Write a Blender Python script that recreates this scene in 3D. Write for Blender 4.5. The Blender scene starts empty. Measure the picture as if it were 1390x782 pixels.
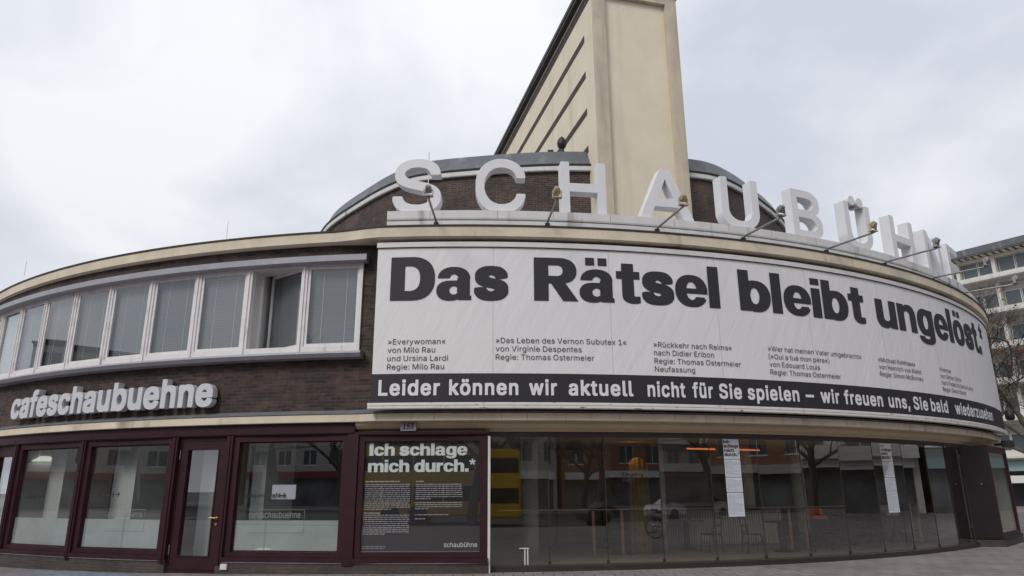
import bpy, bmesh, math, random
from math import sin, cos, pi, radians, degrees, atan2, hypot, sqrt
from mathutils import Vector, Matrix
random.seed(7)
sc = bpy.context.scene
COL = sc.collection

# ------------------------------------------------------------------ camera
cam_d = bpy.data.cameras.new('camera'); cam = bpy.data.objects.new('camera', cam_d); COL.objects.link(cam)
cam_d.sensor_width = 36.0; cam_d.lens = 36.0 * 960.0 / 1390.0
cam_d.clip_start = 0.1; cam_d.clip_end = 3000
cam.matrix_world = (Matrix.Translation((0, 0, 1.65)) @ Matrix.Rotation(radians(90 + 15.853), 4, 'X')
                    @ Matrix.Rotation(radians(-0.306), 4, 'Z'))
sc.camera = cam

# ------------------------------------------------------------------ sky, sun, exposure
SUN_EL, SUN_AZ = 40.0, 214.0          # compass azimuth with +Y as north: sun behind the camera on its left
w = bpy.data.worlds.new('World'); sc.world = w; w.use_nodes = True
nt = w.node_tree; nt.nodes.clear()
def N(t, **k):
    n = nt.nodes.new(t)
    for a, b in k.items(): setattr(n, a, b)
    return n
sky = N('ShaderNodeTexSky', sky_type='NISHITA', sun_disc=False)
sky.sun_elevation = radians(SUN_EL); sky.sun_rotation = radians(SUN_AZ); sky.air_density = 1.0; sky.dust_density = 2.0
tc = N('ShaderNodeTexCoord')
sep = N('ShaderNodeSeparateXYZ'); nt.links.new(tc.outputs['Generated'], sep.inputs[0])
zc = N('ShaderNodeMath', operation='MAXIMUM'); nt.links.new(sep.outputs['Z'], zc.inputs[0]); zc.inputs[1].default_value = 0.0
za = N('ShaderNodeMath', operation='ADD'); nt.links.new(zc.outputs[0], za.inputs[0]); za.inputs[1].default_value = 0.35
dv = N('ShaderNodeVectorMath', operation='DIVIDE'); nt.links.new(tc.outputs['Generated'], dv.inputs[0])
cmb = N('ShaderNodeCombineXYZ'); 
for i in range(3): nt.links.new(za.outputs[0], cmb.inputs[i])
nt.links.new(cmb.outputs[0], dv.inputs[1])
mp = N('ShaderNodeMapping'); nt.links.new(dv.outputs[0], mp.inputs['Vector'])
mp.inputs['Scale'].default_value = (1.0, 0.8, 1.0); mp.inputs['Location'].default_value = (0.35, 0.1, 0)
no1 = N('ShaderNodeTexNoise'); no1.inputs['Scale'].default_value = 1.9; no1.inputs['Detail'].default_value = 7; no1.inputs['Roughness'].default_value = .5; no1.inputs['Distortion'].default_value = .25
no2 = N('ShaderNodeTexNoise'); no2.inputs['Scale'].default_value = 1.1; no2.inputs['Detail'].default_value = 4
for n in (no1, no2): nt.links.new(mp.outputs[0], n.inputs['Vector'])
r1 = N('ShaderNodeValToRGB'); nt.links.new(no1.outputs['Fac'], r1.inputs[0])
r1.color_ramp.elements[0].position = .38; r1.color_ramp.elements[0].color = (5.35, 5.7, 6.5, 1)
r1.color_ramp.elements[1].position = .62; r1.color_ramp.elements[1].color = (7.9, 8.05, 8.4, 1)
r2 = N('ShaderNodeValToRGB'); nt.links.new(no2.outputs['Fac'], r2.inputs[0])
r2.color_ramp.elements[0].position = .30; r2.color_ramp.elements[0].color = (.90, .90, .90, 1)
r2.color_ramp.elements[1].position = .55; r2.color_ramp.elements[1].color = (1, 1, 1, 1)
mx = N('ShaderNodeMix', data_type='RGBA')
nt.links.new(r2.outputs[0], mx.inputs['Factor']); nt.links.new(sky.outputs[0], mx.inputs[6]); nt.links.new(r1.outputs[0], mx.inputs[7])
# an overcast sky is brightest overhead
ze = N('ShaderNodeMath', operation='MULTIPLY_ADD'); nt.links.new(zc.outputs[0], ze.inputs[0]); ze.inputs[1].default_value = .32; ze.inputs[2].default_value = .90
ml = N('ShaderNodeVectorMath', operation='SCALE'); nt.links.new(mx.outputs[2], ml.inputs[0]); nt.links.new(ze.outputs[0], ml.inputs['Scale'])
bg = N('ShaderNodeBackground'); bg.inputs['Strength'].default_value = 0.10
nt.links.new(ml.outputs[0], bg.inputs['Color'])
wo = N('ShaderNodeOutputWorld'); nt.links.new(bg.outputs[0], wo.inputs['Surface'])
sd = bpy.data.lights.new('sun', 'SUN'); sd.energy = 1.35; sd.angle = radians(20); sd.color = (1, .95, .88)
sun = bpy.data.objects.new('sun', sd); COL.objects.link(sun)
ax, ex_ = radians(SUN_AZ), radians(SUN_EL)
sdir = Vector((sin(ax) * cos(ex_), cos(ax) * cos(ex_), sin(ex_)))
sun.rotation_euler = sdir.to_track_quat('Z', 'Y').to_euler(); sun.location = sdir * 80
vs = sc.view_settings; vs.view_transform = 'Standard'; vs.look = 'None'; vs.gamma = 1; vs.exposure = 0.16; vs.use_curve_mapping = False

# ------------------------------------------------------------------ materials
def mat(name, col, rough=.7, metal=0, var=0.0, vscale=3.0, bump=0.0, bscale=30, spec=.5, stain=None, emit=None, coat=0, vstretch=None):
    m = bpy.data.materials.new(name); m.use_nodes = True; t = m.node_tree; b = t.nodes['Principled BSDF']
    b.inputs['Roughness'].default_value = rough; b.inputs['Metallic'].default_value = metal
    b.inputs['Specular IOR Level'].default_value = spec; b.inputs['Coat Weight'].default_value = coat
    b.inputs['Base Color'].default_value = (*col, 1)
    L = t.links
    tcn = t.nodes.new('ShaderNodeTexCoord'); src = tcn.outputs['Object']
    if vstretch:
        mpn = t.nodes.new('ShaderNodeMapping'); mpn.inputs['Scale'].default_value = vstretch; L.new(src, mpn.inputs[0]); src = mpn.outputs[0]
    if var > 0:
        n = t.nodes.new('ShaderNodeTexNoise'); n.inputs['Scale'].default_value = vscale; n.inputs['Detail'].default_value = 6; n.inputs['Roughness'].default_value = .6
        L.new(src, n.inputs['Vector'])
        r = t.nodes.new('ShaderNodeValToRGB'); L.new(n.outputs['Fac'], r.inputs[0])
        r.color_ramp.elements[0].position = .3; r.color_ramp.elements[1].position = .7
        r.color_ramp.elements[0].color = (*[c * (1 - var) for c in col], 1); r.color_ramp.elements[1].color = (*[min(c * (1 + var * .6), 1) for c in col], 1)
        out = r.outputs[0]
        if stain:
            scol, lo, hi, ssc, sstr = stain
            mp2 = t.nodes.new('ShaderNodeMapping'); mp2.inputs['Scale'].default_value = sstr; L.new(tcn.outputs['Object'], mp2.inputs[0])
            n2 = t.nodes.new('ShaderNodeTexNoise'); n2.inputs['Scale'].default_value = ssc; n2.inputs['Detail'].default_value = 5; L.new(mp2.outputs[0], n2.inputs['Vector'])
            r2 = t.nodes.new('ShaderNodeValToRGB'); L.new(n2.outputs['Fac'], r2.inputs[0]); r2.color_ramp.elements[0].position = lo; r2.color_ramp.elements[1].position = hi
            mxn = t.nodes.new('ShaderNodeMix'); mxn.data_type = 'RGBA'; L.new(r2.outputs[0], mxn.inputs['Factor']); L.new(out, mxn.inputs[6]); mxn.inputs[7].default_value = (*scol, 1)
            out = mxn.outputs[2]
        L.new(out, b.inputs['Base Color'])
    if bump > 0:
        n = t.nodes.new('ShaderNodeTexNoise'); n.inputs['Scale'].default_value = bscale; n.inputs['Detail'].default_value = 5; L.new(src, n.inputs['Vector'])
        bp = t.nodes.new('ShaderNodeBump'); bp.inputs['Strength'].default_value = bump; bp.inputs['Distance'].default_value = .02; L.new(n.outputs['Fac'], bp.inputs['Height']); L.new(bp.outputs[0], b.inputs['Normal'])
    if emit:
        b.inputs['Emission Color'].default_value = (*emit[0], 1); b.inputs['Emission Strength'].default_value = emit[1]
    return m

def brick_mat(name, c1, c2, mortar, bw=.25, bh=.077, ms=.012, var=.5, uv=True, rough=.75, bump=.6):
    m = bpy.data.materials.new(name); m.use_nodes = True; t = m.node_tree; b = t.nodes['Principled BSDF']; L = t.links
    b.inputs['Roughness'].default_value = rough
    tcn = t.nodes.new('ShaderNodeTexCoord'); src = tcn.outputs['UV' if uv else 'Object']
    br = t.nodes.new('ShaderNodeTexBrick'); br.inputs['Scale'].default_value = 1; br.inputs['Brick Width'].default_value = bw; br.inputs['Row Height'].default_value = bh
    br.inputs['Mortar Size'].default_value = ms; br.inputs['Mortar Smooth'].default_value = .2; br.inputs['Bias'].default_value = -.1
    br.inputs['Color1'].default_value = (*c1, 1); br.inputs['Color2'].default_value = (*c2, 1); br.inputs['Mortar'].default_value = (*mortar, 1)
    L.new(src, br.inputs['Vector'])
    n = t.nodes.new('ShaderNodeTexNoise'); n.inputs['Scale'].default_value = 5.0; n.inputs['Detail'].default_value = 8; n.inputs['Roughness'].default_value = .75; L.new(src, n.inputs['Vector'])
    n3 = t.nodes.new('ShaderNodeTexNoise'); n3.inputs['Scale'].default_value = .7; n3.inputs['Detail'].default_value = 3; L.new(src, n3.inputs['Vector'])
    ad = t.nodes.new('ShaderNodeMath'); ad.operation = 'ADD'; L.new(n.outputs['Fac'], ad.inputs[0]); L.new(n3.outputs['Fac'], ad.inputs[1])
    mr = t.nodes.new('ShaderNodeMapRange'); mr.inputs['From Min'].default_value = .7; mr.inputs['From Max'].default_value = 1.35; mr.inputs['To Min'].default_value = 1 - var; mr.inputs['To Max'].default_value = 1 + var * .7
    L.new(ad.outputs[0], mr.inputs['Value'])
    mv = t.nodes.new('ShaderNodeVectorMath'); mv.operation = 'SCALE'; L.new(br.outputs['Color'], mv.inputs[0]); L.new(mr.outputs[0], mv.inputs['Scale'])
    L.new(mv.outputs[0], b.inputs['Base Color'])
    iv = t.nodes.new('ShaderNodeMath'); iv.operation = 'SUBTRACT'; iv.inputs[0].default_value = 1; L.new(br.outputs['Fac'], iv.inputs[1])
    bp = t.nodes.new('ShaderNodeBump'); bp.inputs['Strength'].default_value = bump; bp.inputs['Distance'].default_value = .012; L.new(iv.outputs[0], bp.inputs['Height']); L.new(bp.outputs[0], b.inputs['Normal'])
    return m

def glass_mat(name, tint, boost=1.0, ior=1.6):
    m = bpy.data.materials.new(name); m.use_nodes = True; t = m.node_tree; t.nodes.clear(); L = t.links
    o = t.nodes.new('ShaderNodeOutputMaterial'); mxs = t.nodes.new('ShaderNodeMixShader'); tr = t.nodes.new('ShaderNodeBsdfTransparent'); gl = t.nodes.new('ShaderNodeBsdfGlossy')
    tr.inputs[0].default_value = (*tint, 1); gl.inputs['Roughness'].default_value = 0.0; gl.inputs['Color'].default_value = (.95, .97, 1, 1)
    # Schlick reflectance, the same from either side of the thin sheet
    ge = t.nodes.new('ShaderNodeNewGeometry'); dt = t.nodes.new('ShaderNodeVectorMath'); dt.operation = 'DOT_PRODUCT'; L.new(ge.outputs['Incoming'], dt.inputs[0]); L.new(ge.outputs['Normal'], dt.inputs[1])
    ab = t.nodes.new('ShaderNodeMath'); ab.operation = 'ABSOLUTE'; L.new(dt.outputs['Value'], ab.inputs[0])
    om = t.nodes.new('ShaderNodeMath'); om.operation = 'SUBTRACT'; om.inputs[0].default_value = 1; L.new(ab.outputs[0], om.inputs[1])
    pw = t.nodes.new('ShaderNodeMath'); pw.operation = 'POWER'; pw.inputs[1].default_value = 5; L.new(om.outputs[0], pw.inputs[0])
    f0 = ((ior - 1) / (ior + 1)) ** 2
    fr = t.nodes.new('ShaderNodeMath'); fr.operation = 'MULTIPLY_ADD'; fr.inputs[1].default_value = 1 - f0; fr.inputs[2].default_value = f0; L.new(pw.outputs[0], fr.inputs[0])
    m2 = t.nodes.new('ShaderNodeMath'); m2.operation = 'MULTIPLY'; m2.inputs[1].default_value = 2 * boost; L.new(fr.outputs[0], m2.inputs[0])
    m1 = t.nodes.new('ShaderNodeMath'); m1.operation = 'ADD'; m1.inputs[1].default_value = 1; L.new(fr.outputs[0], m1.inputs[0])
    mu = t.nodes.new('ShaderNodeMath'); mu.operation = 'DIVIDE'; mu.use_clamp = True; L.new(m2.outputs[0], mu.inputs[0]); L.new(m1.outputs[0], mu.inputs[1]); L.new(mu.outputs[0], mxs.inputs[0]); L.new(tr.outputs[0], mxs.inputs[1]); L.new(gl.outputs[0], mxs.inputs[2]); L.new(mxs.outputs[0], o.inputs[0])
    return m

def blind_mat(name, c1, c2, sp):
    m = bpy.data.materials.new(name); m.use_nodes = True; t = m.node_tree; b = t.nodes['Principled BSDF']; L = t.links
    b.inputs['Roughness'].default_value = .6
    tcn = t.nodes.new('ShaderNodeTexCoord'); wv = t.nodes.new('ShaderNodeTexWave'); wv.bands_direction = 'Y'; wv.inputs['Scale'].default_value = 1 / sp * .314
    L.new(tcn.outputs['UV'], wv.inputs['Vector']); r = t.nodes.new('ShaderNodeValToRGB'); L.new(wv.outputs['Fac'], r.inputs[0])
    r.color_ramp.elements[0].color = (*c1, 1); r.color_ramp.elements[1].color = (*c2, 1); L.new(r.outputs[0], b.inputs['Base Color'])
    return m

M = {}
M['brick'] = brick_mat('brick', (.090, .048, .037), (.019, .016, .017), (.072, .062, .054), var=.85, ms=.010)
M['brick2'] = brick_mat('brick_drum', (.098, .051, .039), (.028, .021, .022), (.13, .115, .10), ms=.011, var=.7)
M['plinth'] = brick_mat('plinth_brick', (.085, .06, .05), (.05, .042, .04), (.07, .062, .056), bw=.24, bh=.06)
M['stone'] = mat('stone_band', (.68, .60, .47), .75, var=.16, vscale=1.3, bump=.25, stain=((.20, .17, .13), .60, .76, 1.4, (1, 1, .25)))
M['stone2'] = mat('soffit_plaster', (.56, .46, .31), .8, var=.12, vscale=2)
M['lead'] = mat('lead_sheet', (.16, .17, .19), .5, var=.3, vscale=4, bump=.2, bscale=8)
M['edge'] = mat('dark_roof_edge', (.07, .068, .062), .7, var=.3)
M['roofing'] = mat('zinc_roofing', (.125, .135, .15), .5, metal=.3, var=.25, vscale=1.6, stain=((.24, .25, .26), .55, .75, 2, (1, 1, .4)))
M['white'] = mat('white_paint', (.68, .67, .66), .5, var=.07, vscale=5)
M['sill_white'] = mat('frame_paint', (.74, .715, .715), .55, var=.10, vscale=4, stain=((.38, .33, .30), .62, .8, 3, (1, 1, .5)))
M['hood'] = mat('grey_blue_metal', (.33, .335, .375), .45, var=.12, vscale=3)
M['dirtywhite'] = mat('weathered_white', (.66, .655, .65), .6, var=.10, vscale=3, stain=((.13, .12, .10), .58, .76, 2.0, (1, 1, .12)))
M['letter'] = mat('white_letter_enamel', (.71, .71, .735), .35, var=.05, vscale=2, stain=((.55, .54, .53), .62, .8, 2.2, (1, 1, .5)))
M['cafe'] = mat('grey_letter_plastic', (.60, .61, .64), .4, var=.04)
M['purple'] = mat('aubergine_paint', (.036, .0115, .017), .45, spec=.3, var=.25, vscale=3)
M['brownblack'] = mat('dark_brown_paint', (.016, .010, .012), .4, var=.3, vscale=3)
M['bronze'] = mat('bronze_rail', (.040, .031, .025), .45, var=.2, vscale=4)
M['black'] = mat('black_paint', (.012, .012, .013), .5)
M['tower'] = mat('cream_render', (.75, .675, .53), .85, var=.07, vscale=.9, bump=.2, bscale=12, stain=((.58, .50, .37), .56, .90, 1.1, (1.6, 1.6, .13)))
M['tower_g'] = mat('pilaster_render', (.58, .51, .40), .85, var=.14, vscale=1.2, bump=.2, bscale=12, stain=((.36, .31, .245), .48, .76, 1.2, (1.6, 1.6, .12)))
M['stripe'] = brick_mat('stripe_brick', (.085, .045, .035), (.035, .022, .022), (.05, .042, .04), uv=True)
M['print'] = mat('black_print', (.022, .020, .026), .65)
M['grey_print'] = mat('dark_grey_print', (.07, .068, .072), .7)
M['white_print'] = mat('white_print', (.74, .73, .76), .6)
M['strip'] = mat('black_banner_cloth', (.021, .019, .026), .55, var=.15, vscale=1, bump=.15, bscale=2)
M['rail'] = mat('rusty_white_rail', (.72, .69, .67), .5, var=.08, vscale=4, stain=((.30, .14, .08), .62, .70, 5, (1, 1, 4)))
M['steel'] = mat('galvanised_steel', (.33, .32, .31), .4, metal=.6, var=.3, vscale=9)
M['gold'] = mat('weathered_brass', (.50, .42, .27), .4, metal=.3, var=.6, vscale=18)
M['silver'] = mat('satin_metal', (.55, .54, .52), .3, metal=.9)
M['brass'] = mat('polished_brass', (.62, .42, .18), .3, metal=.9)
M['glass'] = glass_mat('window_glass', (.90, .93, .93), 1.25)
M['shopglass'] = glass_mat('shop_glass', (.90, .88, .82), 1.65)
M['cafeglass'] = glass_mat('cafe_glass', (.84, .86, .85), 1.9)
M['posterglass'] = glass_mat('poster_glass', (.95, .96, .96), 1.1)
M['film'] = mat('frosted_film', (.46, .52, .51), .35, var=.22, vscale=.9)
M['blind'] = blind_mat('venetian_blind', (.12, .128, .14), (.20, .21, .222), .05)
for i_, k_ in enumerate((.80, 1.18)): M['blind%d' % i_] = blind_mat('venetian_blind', tuple(c * k_ for c in (.12, .128, .14)), tuple(c * k_ for c in (.20, .21, .222)), .05)
M['poster'] = mat('poster_paper', (.016, .014, .017), .5)
M['paper'] = mat('printed_paper', (.66, .68, .76), .6)
M['int_dark'] = mat('dark_interior', (.27, .24, .17), .8, var=.3, vscale=.6)
M['int_floor'] = mat('terrazzo_floor', (.36, .33, .26), .35, var=.15)
M['int_white'] = mat('white_plaster', (.70, .74, .72), .8)
M['int_ceiling'] = mat('foyer_ceiling', (.50, .47, .38), .8)
M['int_warm'] = mat('warm_back_wall', (.56, .47, .28), .8, var=.3, vscale=.5)
M['joint'] = mat('joint_line', (.30, .26, .20), .9)  # darker tone for the joint lines of canopy band and sign plinth
M['cafe_wall'] = mat('cafe_wall', (.075, .068, .06), .8, var=.4, vscale=.5)
M['slat'] = mat('pale_slats', (.62, .62, .58), .6)
M['wood'] = mat('brown_wood', (.11, .062, .04), .4, var=.3, vscale=8)
M['ochre'] = mat('yellow_curtain', (.36, .25, .05), .8, var=.3, vscale=4)
M['seat'] = mat('pale_cushion', (.50, .50, .48), .8)
M['orange'] = mat('orange_cushion', (.55, .13, .02), .6)
M['neon'] = mat('orange_tube', (.9, .3, .05), .4, emit=((1, .26, .06), .55))
M['lamp'] = mat('lamp_shade_glow', (.9, .9, .88), .5, emit=((1, .96, .9), .7))
M['redneon'] = mat('red_tube', (.8, .05, .03), .4, emit=((1, .05, .03), .6))
M['asphalt'] = mat('asphalt', (.05, .05, .052), .9, var=.25, vscale=.7, bump=.3, bscale=60)
M['earth'] = mat('ground', (.09, .085, .075), .95, var=.2)
M['marking'] = mat('road_paint', (.75, .75, .73), .7, var=.15)
M['bluepaint'] = mat('blue_pavement_paint', (.15, .20, .27), .85, var=.35, vscale=6)
M['kerb'] = mat('granite_kerb', (.30, .29, .28), .8, var=.2, vscale=8)
M['bark'] = mat('plane_bark', (.125, .105, .085), .9, var=.45, vscale=3, bump=.4, bscale=20)
M['twig'] = mat('twig_bark', (.075, .058, .048), .9, var=.3)
M['leaf'] = mat('dry_leaf', (.23, .12, .06), .8, var=.3, vscale=2)
M['yellow'] = mat('bus_yellow', (.78, .50, .03), .35, coat=.4)
M['dglass'] = mat('dark_window', (.025, .03, .035), .08, spec=.6)
M['tyre'] = mat('tyre_rubber', (.02, .02, .02), .85)
M['carblack'] = mat('black_car_paint', (.02, .022, .026), .3, coat=.7)
M['carwhite'] = mat('silver_car_paint', (.55, .56, .58), .3, coat=.7)
M['parasol'] = mat('grey_canvas', (.20, .19, .20), .85, var=.1)
M['teal'] = mat('teal_panel', (.22, .32, .33), .5)
M['awning'] = mat('white_board', (.75, .75, .74), .6)
M['f1'] = mat('grey_render', (.43, .42, .40), .85, var=.08, vscale=.4)
M['shopbase'] = mat('shop_front_glass', (.17, .175, .18), .15, var=.7, vscale=.45, spec=.6)
M['f5'] = mat('dark_grey_render', (.19, .185, .18), .85, var=.1, vscale=.4)
M['f2'] = mat('pale_render', (.62, .60, .57), .85, var=.08, vscale=.4)
M['f3'] = mat('orange_brick_render', (.27, .13, .08), .85, var=.12, vscale=.5)
M['f4'] = mat('white_render', (.66, .64, .60), .8, var=.10, vscale=.5, stain=((.45, .42, .38), .55, .8, .5, (1, 1, .2)))
M['lightwin'] = mat('grey_window_glass', (.07, .095, .11), .1, spec=.6)
M['shopred'] = mat('shop_sign_red', (.20, .03, .03), .5)
M['shopblue'] = mat('shop_sign_blue', (.04, .10, .35), .5)
def paving():
    m = brick_mat('pavement_slabs', (.25, .215, .21), (.20, .176, .174), (.085, .076, .075), bw=.40, bh=.40, ms=.012, var=.35, uv=True, rough=.85, bump=.3)
    return m
M['paving'] = paving()

def banner_mat():
    m = bpy.data.materials.new('banner_cloth'); m.use_nodes = True; t = m.node_tree; b = t.nodes['Principled BSDF']; L = t.links
    b.inputs['Roughness'].default_value = .55; b.inputs['Base Color'].default_value = (.74, .73, .745, 1)
    tcn = t.nodes.new('ShaderNodeTexCoord')
    # fine diagonal tension folds that gather at the seams, plus broad slack
    mpn = t.nodes.new('ShaderNodeMapping'); mpn.vector_type = 'TEXTURE'; mpn.inputs['Rotation'].default_value = (0, 0, radians(62)); mpn.inputs['Scale'].default_value = (2.6, .30, 1); L.new(tcn.outputs['UV'], mpn.inputs[0])
    n1 = t.nodes.new('ShaderNodeTexNoise'); n1.inputs['Scale'].default_value = 1.3; n1.inputs['Detail'].default_value = 4; n1.inputs['Distortion'].default_value = .6; L.new(mpn.outputs[0], n1.inputs['Vector'])
    mp2 = t.nodes.new('ShaderNodeMapping'); mp2.inputs['Scale'].default_value = (1.2, .35, 1); L.new(tcn.outputs['UV'], mp2.inputs[0])
    n2 = t.nodes.new('ShaderNodeTexNoise'); n2.inputs['Scale'].default_value = 1.6; n2.inputs['Detail'].default_value = 3; L.new(mp2.outputs[0], n2.inputs['Vector'])
    ad = t.nodes.new('ShaderNodeMath'); ad.operation = 'MULTIPLY_ADD'; L.new(n1.outputs['Fac'], ad.inputs[0]); ad.inputs[1].default_value = .6; L.new(n2.outputs['Fac'], ad.inputs[2])
    # seams every 2.62 m
    su = t.nodes.new('ShaderNodeSeparateXYZ'); L.new(tcn.outputs['UV'], su.inputs[0])
    ofs = t.nodes.new('ShaderNodeMath'); ofs.operation = 'ADD'; ofs.inputs[1].default_value = -.99 + 26.2; L.new(su.outputs['X'], ofs.inputs[0])
    md = t.nodes.new('ShaderNodeMath'); md.operation = 'PINGPONG'; md.inputs[1].default_value = 1.31; L.new(ofs.outputs[0], md.inputs[0])
    sm = t.nodes.new('ShaderNodeMapRange'); sm.inputs['From Min'].default_value = 0; sm.inputs['From Max'].default_value = .02; L.new(md.outputs[0], sm.inputs['Value'])
    hh = t.nodes.new('ShaderNodeMath'); hh.operation = 'MULTIPLY_ADD'; L.new(sm.outputs[0], hh.inputs[0]); hh.inputs[1].default_value = .12; L.new(ad.outputs[0], hh.inputs[2])
    bp = t.nodes.new('ShaderNodeBump'); bp.inputs['Strength'].default_value = .36; bp.inputs['Distance'].default_value = .06; L.new(hh.outputs[0], bp.inputs['Height']); L.new(bp.outputs[0], b.inputs['Normal'])
    mc = t.nodes.new('ShaderNodeMix'); mc.data_type = 'RGBA'; mc.inputs[6].default_value = (.58, .57, .59, 1); mc.inputs[7].default_value = (.74, .73, .745, 1); L.new(sm.outputs[0], mc.inputs['Factor']); L.new(mc.outputs[2], b.inputs['Base Color'])
    return m
M['banner'] = banner_mat()
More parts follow.
